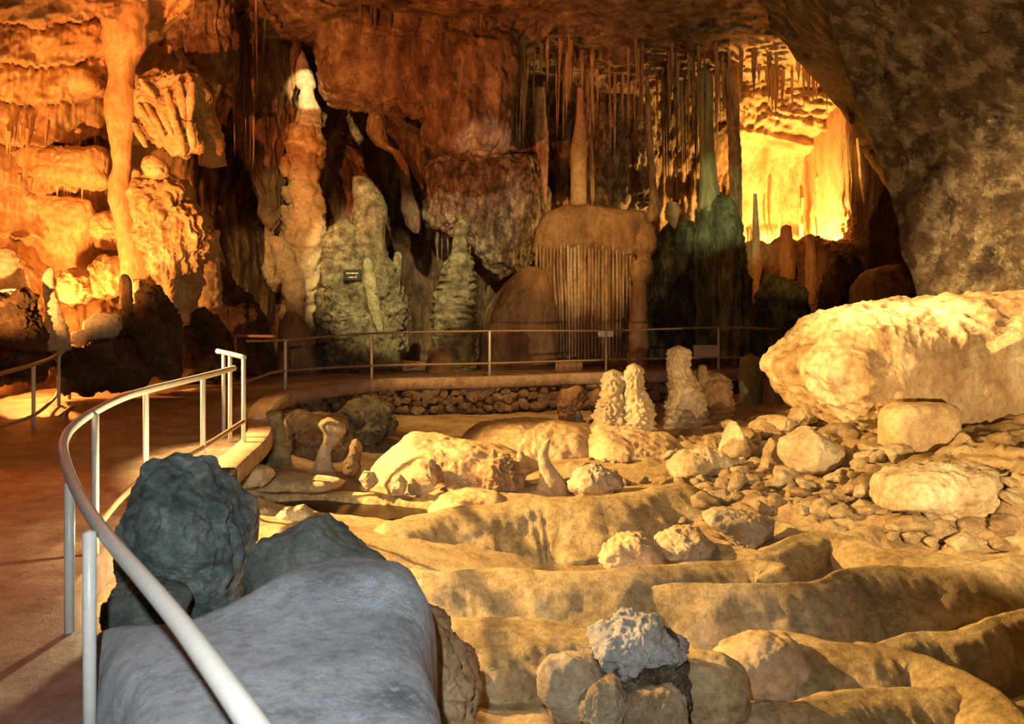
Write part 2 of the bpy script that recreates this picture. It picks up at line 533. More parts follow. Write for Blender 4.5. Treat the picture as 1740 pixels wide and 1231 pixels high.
# ------------------------------------------------------------------ cave floor
_fp = [Wz(*a) for a in [
    (800, 1231, -.42), (1100, 1231, -.42), (1400, 1231, -.42), (1700, 1231, -.42), (900, 1105, -.45), (1200, 1110, -.42),
    (1400, 1115, -.42), (1600, 1105, -.45), (1720, 1080, -.42), (800, 1130, -.42),
    (690, 925, .0), (640, 940, .0), (1600, 925, .0), (1720, 930, .06),
    (1000, 838, .08), (1150, 815, .12), (700, 878, -.10), (900, 845, .1),
    (550, 868, -.25), (660, 862, -.22), (470, 872, -.25), (450, 822, .14), (600, 828, .10), (400, 795, .32), (500, 800, .22),
    (750, 828, .12), (1000, 800, .22), (850, 735, .22), (1000, 715, .28), (600, 740, .25), (470, 750, .30),
    (1250, 850, .12), (1400, 835, .22), (1600, 895, .14), (1700, 875, .26), (1600, 835, .40), (1720, 810, .62),
    (1400, 765, .46), (1300, 725, .50), (1200, 705, .48), (1500, 785, .52), (1480, 725, .62)]]
_fp += [np.array(a, float) for a in [
    (-.35, 7.6, -.18), (.3, 7.5, -.30), (.3, 8.2, -.30), (1.0, 7.5, -.30), (1.0, 8.2, -.30), (1.7, 7.6, -.28), (1.7, 8.2, -.2), (2.3, 7.25, -.22), (2.9, 7.2, -.20), (3.4, 7.1, -.12), (3.3, 5.75, -.5), (2.9, 5.9, -.48),
    (-2.5, 3, -.35), (-1, 3.5, -.45), (-1.0, 5.2, -.2), (-1.9, 7, .02), (-1.2, 7, -.02), (-2.4, 8, .2), (-4, 5, .05), (-5, 8, .2), (-5, 12, .4), (-4.6, 14, .4),
    (-3.6, 16, .4), (-1, 17.2, .4), (2, 17.8, .45), (4.5, 18, .6), (-2.6, 14.2, .26), (0, 15.3, .25), (2.4, 15.9, .3),
    (-6, 21, .85), (0, 21.5, .9), (5, 22, .9), (0, 26, .95), (-7, 26, .95), (7, 26, .95), (5.5, 14, .8), (7, 12, 1.0),
    (-9, 5, .1), (-9, 12, .4), (7, 6, .6), (9, 9, 1.6), (0, 1.5, -.45), (4, 2, -.3), (-9, 1, 0), (9, 1, 0)]]
_fp = np.array(_fp)
_floor = RBF(_fp[:, :2], _fp[:, 2], 0.002)
def floor_z(x, y):
    x, y = np.ravel(np.asarray(x, float)), np.ravel(np.asarray(y, float))
    p = np.stack([x, y, 0 * x], 1)
    z = _floor(x, y)
    rubble = smooth01((x - 1.3 + (y - 9) * .1) / 1.2) * smooth01((y - 6.9) / .9)
    z = z + .035 * fbm(p * 1.1, 3) + .012 * fbm(p * 5 + 3, 3) + rubble * (.11 * ridged(p * 2.4 + 5, 3) + .05 * fbm(p * 7, 3))
    q = np.hypot((x + 1.92) / 1.08, (y - 9.35) / .62)
    z = z - .30 * smooth01((1.12 - q) / .28)
    return z
xs = np.linspace(-9, 9, 370)
ys = np.r_[np.geomspace(1.5, 12, 300), np.linspace(12.05, 27, 120)]
gx, gy = np.meshgrid(xs, ys, indexing='ij')
V = np.stack([gx.ravel(), gy.ravel(), floor_z(gx, gy)], 1)
o = add_obj('floor', V, grid_faces(len(xs), len(ys)), M_FLOOR, origin=(0, 0, 0), flip=True)
tag(o, 'uneven cream and ochre flowstone floor of the cave basin', kind='structure')

# ------------------------------------------------------------------ cave shell: one rock surface, cut into left, back and ceiling
_sp = [(-500, 700, 8), (-500, 300, 8.5), (-500, 0, 8), (-200, 650, 11), (-200, 300, 12.5), (-200, 0, 10.5), (0, 660, 13.6), (0, 450, 15), (0, 300, 15), (0, 160, 14.6), (0, 20, 13.2),
       (120, 640, 16), (120, 420, 16.4), (120, 300, 16.2), (120, 100, 15.2), (250, 640, 18), (250, 400, 17.6), (250, 200, 17.2), (250, 20, 15),
       (380, 650, 20), (380, 450, 20), (380, 250, 20), (380, 100, 18.5), (380, 10, 16.5), (470, 600, 22.6), (470, 350, 22.8), (470, 150, 21), (470, 10, 17.5),
       (600, 620, 24.5), (600, 350, 25.5), (600, 180, 24.0), (600, 20, 18), (760, 620, 24.5), (760, 400, 25), (760, 180, 23.5), (760, 20, 18),
       (950, 620, 24), (950, 350, 24.3), (950, 180, 22.8), (950, 90, 20.5), (950, 10, 18), (1120, 620, 24), (1120, 350, 24.2), (1120, 170, 23), (1120, 80, 20), (1120, 0, 17.5),
       (1240, 500, 24), (1240, 150, 22.5), (1300, 620, 23.5), (1330, 450, 25.5), (1330, 300, 25.5), (1330, 170, 24), (1330, 110, 21.5), (1330, 0, 17),
       (1440, 500, 25.5), (1440, 300, 25.5), (1440, 160, 23), (1440, 60, 18.5), (1440, 0, 16), (1540, 620, 22), (1540, 350, 26), (1560, 100, 20), (1600, 0, 15),
       (1700, 600, 20), (1700, 300, 22), (1700, 50, 15), (2000, 500, 16), (2000, 200, 16), (2000, 0, 12)]
_sp += [(x, -250, 10.5) for x in range(-500, 2101, 260)] + [(x, -700, 6.0) for x in range(-500, 2101, 260)] + [(x, -1400, 3.6) for x in range(-500, 2101, 260)]
_sp = np.array(_sp, float)
_shell = RBF(_sp[:, :2], _sp[:, 2], .002)
def tiers(px, py):
    """stacked flowstone curtains on the left wall: each bulges down to a lip and is cut back below it"""
    lip = [-60, 40, 108, 172, 246, 324, 402, 520, 640]
    q = py + 13 * perlin(np.stack([px / 46, 0 * px + 3.3, 0 * px], 1)) + 7 * perlin(np.stack([px / 13, 0 * px + 8.3, py / 60], 1)) + 4 * perlin(np.stack([px / 5, 0 * px + 1.3, py / 90], 1))
    out = np.zeros_like(px)
    for a, b in zip(lip[:-1], lip[1:]):
        t = (q - a) / (b - a)
        m = (t >= 0) & (t < 1)
        out[m] = (np.sqrt(np.clip(t[m], 0, 1)) * .9 + .1) * np.clip((1 - t[m]) / .06, 0, 1)
    return out
def shell_low(px, py):
    return _shell(px, py)
def shell_Y(px, py):
    px, py = np.ravel(px).astype(float), np.ravel(py).astype(float)
    Y = _shell(px, py)
    P = np.stack([(px - CX) / FPX * Y, Y, CZ - (py - HY) / FPX * Y], 1)
    left = smooth01((260 - px) / 90)
    Y = Y - left * .75 * tiers(px, py)
    niche = smooth01((px - 1245) / 30) * smooth01((1420 - px) / 40) * smooth01((py - 215) / 25) * smooth01((405 - py) / 30)
    rough = 1 - .85 * niche
    fl = ridged(P * np.array([2.2, 2.2, .22]), 3) * (.28 - .14 * left) * rough
    Y = Y - fl - .45 * fbm(P * .45, 3) * rough - .16 * fbm(P * 1.7 + 7, 4) * (.25 + .75 * rough)
    ledge = smooth01((px - 1245) / 25) * smooth01((1470 - px) / 30) * smooth01((py - 150) / 20) * smooth01((262 - py - (px - 1255) * -.25 - 20) / 25)
    Y = Y - ledge * (.5 + .45 * ridged(P * np.array([.5, .5, 3.2]) + np.array([0, 0, .3]) * P[:, :1], 2))
    return Y
def shell_patch(name, px0, px1, py0, py1, step, mat, label):
    a = np.arange(px0, px1 + .1, step[0]); b = np.arange(py0, py1 + .1, step[1])
    gx, gy = np.meshgrid(a, b, indexing='ij')
    gx, gy = gx.ravel(), gy.ravel()
    Y = shell_Y(gx, gy)
    V = np.stack([(gx - CX) / FPX * Y, Y, CZ - (gy - HY) / FPX * Y], 1)
    o = add_obj(name, V, grid_faces(len(a), len(b)), mat, origin=(0, 0, 0))
    return tag(o, label, kind='structure')
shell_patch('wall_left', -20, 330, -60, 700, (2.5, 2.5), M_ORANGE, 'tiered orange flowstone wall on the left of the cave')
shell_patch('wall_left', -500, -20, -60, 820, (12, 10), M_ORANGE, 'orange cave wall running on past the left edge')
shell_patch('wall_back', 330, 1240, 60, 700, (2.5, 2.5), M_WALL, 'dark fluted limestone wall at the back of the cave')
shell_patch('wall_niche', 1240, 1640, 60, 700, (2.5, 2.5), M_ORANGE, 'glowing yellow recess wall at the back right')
shell_patch('ceiling', 330, 1700, -60, 60, (3, 3), M_WALL, 'reddish brown fluted cave ceiling')
shell_patch('ceiling_front', -500, 2000, -1400, -60, (20, 20), M_WALL, 'cave ceiling above the viewpoint')

# right wall: a leaning slab of rock whose left edge falls from the ceiling
ey = np.array([-500, -100, 0, 60, 110, 180, 260, 340, 420, 500, 560, 640]); ex = np.array([1180, 1345, 1398, 1420, 1436, 1462, 1492, 1516, 1538, 1558, 1572, 1590])
eY = np.array([9, 11.5, 12.5, 13, 13.3, 13.6, 13.8, 13.8, 13.6, 13.4, 13.2, 13.0])
u = np.r_[np.linspace(-1, 0, 26)[:-1], np.linspace(0, 1, 180)]
v = np.r_[np.arange(-500, -10, 12), np.arange(-10, 641, 2.8)]
gu, gv = np.meshgrid(u, v, indexing='ij')
gu, gv = gu.ravel(), gv.ravel()
bx, bY = np.interp(gv, ey, ex), np.interp(gv, ey, eY)
s = np.clip(gu, 0, 1)
X = (bx - CX) / FPX * bY + s * 3.4
Yr = bY - 7.6 * s ** 1.15
Z = CZ - (gv - HY) / FPX * bY * (1 - .42 * s)
back = np.clip(-gu, 0, 1)
Yr = Yr + 6.5 * back ** 1.3
X = X * np.where(back > 0, Yr / bY, 1) + back * .5
P = np.stack([X, Yr, Z], 1)
dsp = .35 * fbm(P * .55 + 4, 3) + .13 * ridged(P * np.array([1.8, 1.8, 1.0]) + 2, 4) + .08 * fbm(P * 4, 4)
soft = .25 + .75 * smooth01(np.abs(gu) / .06)
P = P + np.stack([-.75 * dsp * soft, -.65 * dsp * soft, 0 * dsp], 1)
tag(add_obj('wall_right', P, grid_faces(len(u), len(v)), M_RIGHT, origin=(0, 0, 0)), 'mottled brown and white rock wall leaning in on the right', kind='structure')

# ------------------------------------------------------------------ path, kerb, retaining wall
inner = np.array([(-.35, .4, .30), (-.9, 1.8, .30), (-1.62, 3.4, .30), (-2.2, 4.4, .32), (-2.72, 5.5, .38), (-2.97, 7.1, .46), (-2.97, 8.3, .54), (-3.2, 10.3, .63), (-3.66, 12.0, .78),
                  (-3.62, 13.5, .88), (-2.55, 15.55, .93), (-.4, 16.2, .95), (1.9, 16.75, 1.0), (4.2, 16.9, 1.03), (5.6, 16.9, 1.03)])
outer = np.array([(-5.2, .4), (-5.6, 1.8), (-6.2, 3.4), (-6.6, 4.4), (-7.1, 5.5), (-7.4, 7.1), (-7.6, 8.3), (-7.9, 10.3), (-8.0, 12.2), (-7.9, 15), (-6.6, 19.6), (-3, 20.4), (0, 20.6), (2.2, 20.8), (4.5, 21), (6.4, 21)])[:15]
inn, out = catmull(inner, 150), catmull(outer, 150)
sv = np.linspace(0, 1, 60)
XY = inn[:, None, :2] * (1 - sv)[None, :, None] + out[:, None] * sv[None, :, None]
zz = inn[:, 2][:, None] + 0 * sv
Q = np.concatenate([XY, zz[..., None]], 2).reshape(-1, 3)
Q[:, 2] += .015 * fbm(Q * 1.5, 4)
n, m = 150, 60
low = Q.reshape(n, m, 3).copy(); low[..., 2] -= .22
rim = np.concatenate([low[:, :1], Q.reshape(n, m, 3)], 1)
tag(add_obj('floor_path', rim.reshape(-1, 3), grid_faces(n, m + 1), M_PATH, origin=(0, 0, 0), flip=True), 'worn concrete visitor path curving round the basin', kind='structure')

def offset(c, d):
    T = np.gradient(c[:, :2], axis=0); T /= np.linalg.norm(T, axis=1, keepdims=True)
    return c[:, :2] + d * np.stack([T[:, 1], -T[:, 0]], 1)
kc = catmull(inner[6:15], 120)
kz = kc[:, 2]
rows = []
for d, dz in ((-.02, -.25), (-.02, .03), (.0, .055), (.26, .055), (.29, .03), (.29, -.13), (.24, -.16), (.10, -.16)):
    q = offset(kc, d)
    rows.append(np.c_[q, kz + dz])
rows = np.array(rows)
o = add_obj('kerb', rows.transpose(1, 0, 2).reshape(-1, 3), grid_faces(120, 8), M_KERB, origin=(0, 0, 0), flip=True)
tag(o, 'low orange-brown concrete kerb along the far path edge', 'kerb'); o['kind'] = 'structure'
del o['category']

wc = catmull(inner[8:15], 160)
wl = offset(wc, .17)
fz = floor_z(wl[:, 0], wl[:, 1]) - .15
hh = np.linspace(0, 1, 14)
G = np.concatenate([np.repeat(wl[:, None], 14, 1), (fz[:, None] * (1 - hh) + (wc[:, 2] - .14)[:, None] * hh)[..., None]], 2).reshape(-1, 3)
G[:, 1] -= .03 * fbm(G * 4, 3)
wall = add_obj('wall_retaining', G, grid_faces(160, 14), M_MORTAR, origin=(0, 0, 0), flip=True)
tag(wall, 'rubble stone retaining wall below the far path', kind='structure')

import bmesh
def ico_rock(name, sub, seed, mat, amp=.28, freq=1.3, facets=5, squash=(1, 1, 1)):
    bm = bmesh.new()
    bmesh.ops.create_icosphere(bm, subdivisions=sub, radius=1)
    V = np.array([v.co[:] for v in bm.verts]); F = np.array([[v.index for v in f.verts] for f in bm.faces])
    bm.free()
    r = np.random.default_rng(seed)
    for k in range(facets):
        nn = r.normal(size=3); nn /= np.linalg.norm(nn)
        d = V @ nn - r.uniform(.55, .85)
        V = V - np.where(d > 0, d, 0)[:, None] * nn
    V = V * (1 + amp * fbm(V * freq + seed * 7.7, 4))[:, None] * np.array(squash)
    return make_mesh(name, V, F, mat, smooth=sub > 2)
WS = [ico_rock('walling_stone', 2, 40 + k, M_WALLSTONE, .22, 1.8, 9) for k in range(8)]
seglen = np.r_[0, np.cumsum(np.hypot(*np.diff(wl, axis=0).T))]
cnt = 0
r_ = np.random.default_rng(3)
s = seglen[-1] * .07
while s < seglen[-1] * .86:
    x, y = np.interp(s, seglen, wl[:, 0]), np.interp(s, seglen, wl[:, 1])
    z0, z1 = np.interp(s, seglen, fz) + .15, np.interp(s, seglen, wc[:, 2]) - .17
    z = z0 + .02 + r_.uniform(0, .06)
    while z < z1 and cnt < 298:
        a = r_.uniform(.075, .135)
        k = bpy.data.objects.new('stone', WS[r_.integers(8)])
        COL.objects.link(k)
        k.parent = wall
        k.location = (x + r_.uniform(-.05, .05), y - .03, z + a * .6)
        k.scale = (a * r_.uniform(.95, 1.35), a * .7, a * r_.uniform(.8, 1.1))
        k.rotation_euler = (r_.uniform(-.3, .3), r_.uniform(-.5, .5), r_.uniform(-.4, .4))
        z += a * r_.uniform(1.35, 1.7)
        cnt += 1
    s += r_.uniform(.15, .21)

# ------------------------------------------------------------------ rimstone dams and flowstone steps of the basin
def dam(label, crest, run, drop, top=.10, back=.22, mat=None, seed=0, name='rimstone_dam', n=150, wob=.03, flute=.02, side=None, taper=.12, front_pow=1.6):
    c = catmull(np.array([Wz(*a) for a in crest]), n)
    T = np.gradient(c[:, :2], axis=0); T /= np.linalg.norm(T, axis=1, keepdims=True)
    N = np.stack([T[:, 1], -T[:, 0]], 1)
    if side is None:
        side = -1 if N[:, 1].mean() > 0 else 1
    N = N * side
    ker = np.ones(15) / 15
    Np = np.stack([np.convolve(np.pad(N[:, k], 7, 'edge'), ker, 'valid') for k in range(2)], 1)
    tap = smooth01(np.linspace(0, 1, n) / taper) * smooth01((1 - np.linspace(0, 1, n)) / taper)
    prof = [(-.30, -back - .12), (-.22, -back), (-.14, -back * .7), (-top * .75, -.05), (-top * .5, -.012), (-top * .15, 0), (top * .25, -.004), (top * .6, -.016)]
    for t in np.linspace(0, 1, 18)[1:]:
        prof.append((top * .6 + run * t ** .85, -.016 - drop * t ** front_pow))
    prof.append((top * .6 + run * 1.02, -drop - .35))
    prof = np.array(prof)
    m = len(prof)
    V = np.zeros((n, m, 3))
    V[..., :2] = c[:, None, :2] + Np[:, None] * prof[None, :, :1]
    V[..., 2] = c[:, None, 2] + prof[None, :, 1] - (1 - tap)[:, None] * .22
    V = V.reshape(-1, 3)
    w = np.tile(np.clip((prof[:, 0] - top * .6) / max(run, .01), 0, 1), n)
    V[:, 2] += .010 * fbm(V * 6 + seed, 3) + wob * .5 * fbm(V * 1.6 + seed, 2)
    al = np.repeat(np.r_[0, np.cumsum(np.hypot(*np.diff(c[:, :2], axis=0).T))], m)
    fl = flute * ridged(np.stack([al * 7, V[:, 2] * .8, 0 * al + seed], 1), 2) * np.minimum(w * 4, 1) + wob * fbm(V * 3 + seed + 5, 3) * np.minimum(w * 3, 1)
    V[:, :2] += np.repeat(Np, m, 0) * fl[:, None]
    o = add_obj(name, V, grid_faces(n, m), mat or M_DAM, flip=side < 0)
    return tag(o, label, 'rimstone dam', 'rimstone dams of the basin')

dam('broad rimstone step with a shadowed face in the middle of the basin', [(600, 905, .06), (660, 888, .09), (740, 868, .13), (830, 856, .16), (920, 848, .18), (1000, 846, .2), (1080, 836, .22), (1150, 825, .24), (1250, 815, .26)], .55, .46, .16, .2, seed=1, wob=.07, front_pow=1.15)
dam('long pale rimstone rim crossing the basin beside the grey slab', [(660, 962, .03), (720, 972, .05), (800, 966, .06), (900, 965, .07), (985, 972, .06), (1090, 966, .06), (1180, 954, .06), (1260, 950, .05), (1318, 956, .05), (1338, 975, .03)], .6, .42, .10, .16, seed=2, wob=.05, taper=.05, front_pow=1.1)
dam('wide olive rimstone wall sweeping to the right edge of the basin', [(960, 1016, -.12), (1060, 1000, -.04), (1150, 991, .02), (1240, 994, .03), (1320, 992, .04), (1385, 984, .05), (1430, 968, .07), (1500, 963, .07), (1580, 963, .07), (1660, 957, .08), (1760, 945, .09), (1880, 940, .10), (2020, 936, .1)], .42, .48, .05, .18, seed=3, wob=.045, taper=.06, front_pow=1.15)
dam('thin curved rim around a small dark pool at the lower right', [(1478, 1098, -.22), (1520, 1082, -.20), (1570, 1072, -.18), (1640, 1070, -.17), (1690, 1048, -.13), (1770, 1030, -.1), (1900, 1015, -.08), (2040, 1005, -.08)], .22, .26, .06, .14, seed=4, taper=.05)
dam('pale rim running from the small pool to the lower right corner', [(1440, 1090, -.22), (1490, 1098, -.20), (1560, 1112, -.20), (1620, 1135, -.20), (1670, 1160, -.20), (1710, 1190, -.2), (1760, 1250, -.22)], .28, .2, .08, .2, seed=5, side=1, taper=.05)
dam('low yellow rim along the bottom edge right of the white-topped rock', [(1150, 1250, -.3), (1200, 1215, -.28), (1270, 1196, -.26), (1380, 1192, -.26), (1430, 1178, -.25), (1500, 1168, -.24), (1580, 1166, -.23), (1660, 1158, -.22)], .3, .2, .07, .1, seed=6, taper=.06)
dam('short lumpy rimstone step in front of the wide olive wall', [(1230, 1090, -.24), (1290, 1078, -.20), (1340, 1074, -.19), (1400, 1090, -.19), (1470, 1100, -.20), (1550, 1116, -.24)], .34, .2, .14, .1, seed=7, wob=.07, taper=.1)
dam('ochre step below the pale rim left of the white-topped rock', [(540, 1070, -.14), (660, 1064, -.14), (780, 1058, -.14), (860, 1056, -.15), (960, 1062, -.18), (1040, 1070, -.22)], .5, .12, .2, .06, seed=8, wob=.09, taper=.1)
dam('fluted brown step at the bottom edge beside the grey slab', [(560, 1136, -.24), (680, 1134, -.24), (800, 1130, -.24), (900, 1130, -.25), (1000, 1140, -.28), (1080, 1150, -.3)], .08, .26, .10, .06, seed=9, flute=.03)
dam('pale rim of the dark pool behind the grey slab', [(380, 897, -.05), (470, 897, -.05), (560, 894, -.04), (650, 888, -.03), (740, 874, .0)], .5, .12, .14, .1, seed=10, taper=.04)
dam('bright ledge above the dark pool near the path', [(375, 842, .08), (450, 836, .07), (540, 834, .06), (640, 840, .06), (720, 848, .05), (770, 858, .04)], .08, .2, .12, .1, seed=11, taper=.1)
dam('scalloped ochre rim below the rubble bank', [(1120, 905, .06), (1190, 918, .06), (1270, 934, .06), (1300, 936, .07), (1350, 910, .1), (1420, 905, .11), (1500, 930, .1), (1600, 944, .1), (1720, 940, .1), (1860, 935, .12)], .22, .16, .08, .1, seed=12, taper=.06)

# flat dark brown sheet laid in the pool behind the grey slab
pw = np.array([Wz(px, py, -.03)[:2] for px, py in [(400, 890), (395, 850), (430, 836), (520, 832), (640, 836), (720, 845), (765, 858), (740, 872), (650, 884), (540, 892)]])
pc = pw.mean(0)
pb = catmull(np.vstack([pw, pw[:1]]), 80)[:-1]
V = np.vstack([np.c_[pc[None] * (1 - t) + pb * t, np.full((len(pb), 1), -.03)] for t in (.02, .35, .7, 1)])
m = plain('dark_pool_sheet', (.035, .018, .008), .35, var=.2, scale=2)
m.node_tree.nodes['Principled BSDF'].inputs['Specular IOR Level'].default_value = .12
o = add_obj('pool_sheet', V, grid_faces(4, len(pb), True), m)
tag(o, 'flat dark brown sheet in the pool behind the grey slab', 'water', kind='stuff')

# ------------------------------------------------------------------ foreground boulders
def slab_post(X):
    sl = np.clip((-.85 - X[:, 0]) / .9, 0, 1)
    X[:, 2] -= .10 * sl ** 1.1 * np.clip((X[:, 2] + .4) / 1.0, 0, 1)
    up = smooth01((X[:, 1] - 3.55) / .35) * smooth01((X[:, 0] + 1.5) / .45)
    X[:, 2] += .13 * up * np.clip(X[:, 2], 0, 1)
    return X
sl = rock_solid('boulder', [(-2.0, 3.95), (-1.55, 3.85), (-1.22, 4.0), (-.98, 4.40), (-.72, 4.50), (-.46, 4.34), (-.34, 3.9), (-.31, 3.4), (-.20, 2.9), (-.09, 2.4), (-.06, 1.7), (-.7, 1.5), (-1.05, 2.3), (-1.42, 3.05), (-1.78, 3.6)],
                ((0, 0, .2), (1, 0, 0), (0, 1, 0), (0, 0, 1)), (.62, .58), M_GREY, seed=3, res=(220, 100), e=(.24, .55), amp=.007, freq=3.0, octs=6, post=slab_post)
sl.name = 'grey_slab'
tag(sl, 'large flat blue-grey rock slab in the foreground under the handrail', 'rock')
boulder('dark_boulder', [(262, 797), (300, 788), (340, 800), (375, 828), (402, 852), (413, 890), (408, 935), (398, 985), (390, 1060), (330, 1090), (270, 1085), (243, 985), (236, 940), (240, 880), (246, 830)], 5.0, (.42, .4), M_DKGREEN,
        'dark green striated boulder standing behind the grey slab', 'rock', seed=5, res=(220, 130), amp=.035, freq=3.2, flute=.07, ffreq=4.2, fstretch=.5, facets=6, facet_d=.80, e=(.6, .8))
boulder('mossy_rock', [(424, 985), (424, 950), (440, 925), (490, 905), (520, 886), (545, 880), (562, 893), (600, 914), (640, 935), (668, 960), (660, 1040), (540, 1080), (430, 1050)], 4.75, (.30, .3), M_MOSS,
        'mossy grey-green rock just behind the grey slab', 'rock', seed=6, res=(160, 80), amp=.03, freq=4, facets=7, facet_d=.8, e=(.6, .8))
boulder('pale_green_rock', [(172, 1040), (182, 1010), (215, 990), (255, 985), (300, 998), (318, 1015), (310, 1060), (200, 1085)], 4.35, (.2, .2), M_MOSS,
        'small pale green rock at the foot of the dark boulder by the path', 'rock', seed=7, amp=.03, freq=5, facets=6, facet_d=.8)
boulder('fluted_brown_rock', [(700, 1070), (716, 1052), (736, 1062), (748, 1085), (770, 1110), (790, 1150), (800, 1200), (790, 1260), (740, 1260), (720, 1150)], 4.55, (.25, .3), M_BROWN,
        'rough brown rock tucked against the right side of the grey slab', 'rock', seed=8, amp=.05, freq=5, flute=.05, ffreq=7, fstretch=.3)

# white-topped cluster at the bottom
t = empty('white_topped_rock', W(1085, 1240, 5.0), 'rough rock with a white crystal crust at the bottom of the picture', 'rock')
boulder('body', [(1006, 1100), (1030, 1082), (1070, 1070), (1112, 1072), (1148, 1092), (1166, 1118), (1172, 1165), (1165, 1240), (1060, 1240), (1015, 1165)], 5.0, (.28, .3), stone('ochre_rock', (.26, .19, .11), (.42, .33, .20), (.58, .49, .33), 3.5, .9, 14), parent=t, seed=9, res=(150, 80), amp=.05, freq=5, facets=6, facet_d=.82)
boulder('crust', [(998, 1090), (1020, 1068), (1062, 1053), (1108, 1057), (1146, 1078), (1162, 1104), (1140, 1110), (1100, 1092), (1062, 1110), (1044, 1140), (1016, 1118)], 5.0, (.31, .24), M_WHITE, parent=t, seed=39, res=(130, 70), amp=.05, freq=7)
boulder('rounded_cream_rock', [(910, 1145), (925, 1121), (970, 1109), (1006, 1120), (1026, 1150), (1034, 1190), (1010, 1230), (945, 1225), (918, 1180)], 4.8, (.16, .2), M_CREAM,
        'smooth rounded cream rock leaning against the white-topped rock', 'rock', seed=10, amp=.02, freq=4, facets=5, facet_d=.82)
boulder('knobbly_rock', [(984, 1198), (1010, 1170), (1046, 1160), (1062, 1188), (1056, 1226), (1030, 1245), (996, 1238)], 4.55, (.1, .14), M_RUBBLE,
        'small knobbly ochre rock in front of the white-topped rock', 'rock', seed=11, amp=.03, freq=8, facets=5)
boulder('ribbed_rock', [(1062, 1202), (1090, 1185), (1136, 1170), (1158, 1182), (1164, 1225), (1150, 1260), (1090, 1262), (1064, 1240)], 4.55, (.12, .16), M_RUBBLE,
        'ribbed yellow rock at the very bottom edge of the picture', 'rock', seed=12, amp=.02, freq=5, flute=.03, ffreq=14, fstretch=.1, facets=4)
boulder('olive_rock', [(1140, 1130), (1180, 1110), (1230, 1118), (1268, 1150), (1270, 1200), (1200, 1250), (1140, 1240)], 5.15, (.3, .35), M_DAM,
        'broad olive rock right of the white-topped rock', 'rock', seed=13, amp=.03, freq=3, facets=6, facet_d=.82)
boulder('warm_hump', [(1200, 1135), (1230, 1100), (1285, 1080), (1345, 1090), (1375, 1125), (1340, 1190), (1220, 1190)], 5.8, (.28, .3), M_MOUND,
        'rounded orange hump of flowstone below the olive rimstone wall', 'flowstone', seed=14, amp=.03, freq=3)

# ------------------------------------------------------------------ middle distance: flowstone mounds
G_M = 'smooth flowstone mounds'
boulder('flowstone_mound', [(628, 808), (640, 785), (668, 758), (700, 739), (750, 745), (800, 752), (850, 760), (905, 785), (925, 820), (930, 870), (760, 880), (640, 850)], 10.9, (1.0, .9), M_MOUND,
        'large smooth peach-coloured flowstone mound in the basin', 'flowstone', G_M, seed=20, res=(160, 90), amp=.05, freq=1.6, e=(.8, .9))
boulder('flowstone_mound', [(780, 745), (810, 725), (860, 716), (930, 712), (1000, 722), (1030, 745), (1045, 800), (980, 850), (820, 830)], 12.4, (1.1, .9), M_MOUND,
        'broad smooth flowstone mound below the stone wall', 'flowstone', G_M, seed=21, res=(160, 90), amp=.05, freq=1.5)
boulder('flowstone_mound', [(970, 790), (985, 745), (1010, 720), (1080, 725), (1140, 740), (1160, 770), (1130, 830), (1000, 850)], 12.0, (.9, .8), M_MOUND,
        'orange flowstone mound at the foot of the twin stalagmite', 'flowstone', G_M, seed=22, res=(140, 80), amp=.06, freq=1.7)
boulder('flowstone_mound', [(725, 865), (750, 842), (800, 830), (850, 838), (880, 860), (860, 900), (750, 900)], 9.4, (.5, .5), M_MOUND,
        'low orange flowstone swell in front of the large mound', 'flowstone', G_M, seed=23, amp=.04, freq=2)
for k, (px, py, w) in enumerate([(742, 800, 9), (868, 800, 8), (884, 775, 7), (838, 770, 6), (700, 822, 8), (790, 826, 10)]):
    spire('mound_knob', [(px, py - w, w * .5), (px, py, w), (px + 1, py + w, w * 1.1), (px, py + w * 2.2, w * 1.3)], 9.78 + .02 * k, M_BROWN if k in (0, 2) else M_CREAM, ['dark pitted knob on the left front of the large mound', 'cream knob right of the pitted brown lump', 'small dark knob high on the right of the large mound', 'smallest cream knob above the pitted brown lump', 'low cream knob at the left foot of the large mound', 'low cream knob at the middle foot of the large mound'][k], 'flowstone', 'knobs on the large mound', seed=400 + k, seg=28, rows=30, amp=.25, knob=.3, kfreq=10)
boulder('cavity_lump', [(815, 825), (825, 795), (850, 772), (868, 785), (890, 810), (885, 840), (830, 850)], 9.75, (.25, .3), M_BROWN,
        'rough brown pitted lump in the hollow of the large mound', 'rock', seed=24, amp=.09, freq=4)

# ------------------------------------------------------------------ middle distance: stalagmites
t = empty('twin_stalagmite', W(1062, 790, 12.2), 'twin knobbly orange stalagmite rising in front of the railing', 'stalagmite')
spire('left_spire', [(1042, 634, 15), (1043, 645, 19), (1043, 675, 20), (1038, 690, 25), (1036, 715, 26), (1040, 740, 28), (1042, 770, 30), (1042, 800, 34)], 12.2, M_CREAM, parent=t, seed=1, amp=.14, freq=1.8, knob=.26, kfreq=12, seg=96, rows=130)
spire('right_spire', [(1077, 622, 11), (1078, 632, 15), (1078, 650, 17), (1080, 672, 19), (1084, 690, 24), (1084, 720, 27), (1084, 750, 28), (1080, 775, 32), (1075, 800, 38)], 12.1, M_CREAM, parent=t, seed=2, amp=.14, freq=1.8, knob=.26, kfreq=12, seg=96, rows=130)
for k in range(11):
    q = 1026 + k * 7.4
    spire('hanging_fringe', [(q, 742 + (k % 3) * 5, 3), (q, 760, 3.2), (q + .5, 785 + (k * 5) % 9, 1.5)], 11.72, M_CREAM, parent=t, seed=k, seg=10, rows=10, amp=.1)
t = empty('block_stalagmite', W(1185, 755, 12.9), 'thick orange stalagmite with a square-topped pillar and a lower shoulder', 'stalagmite')
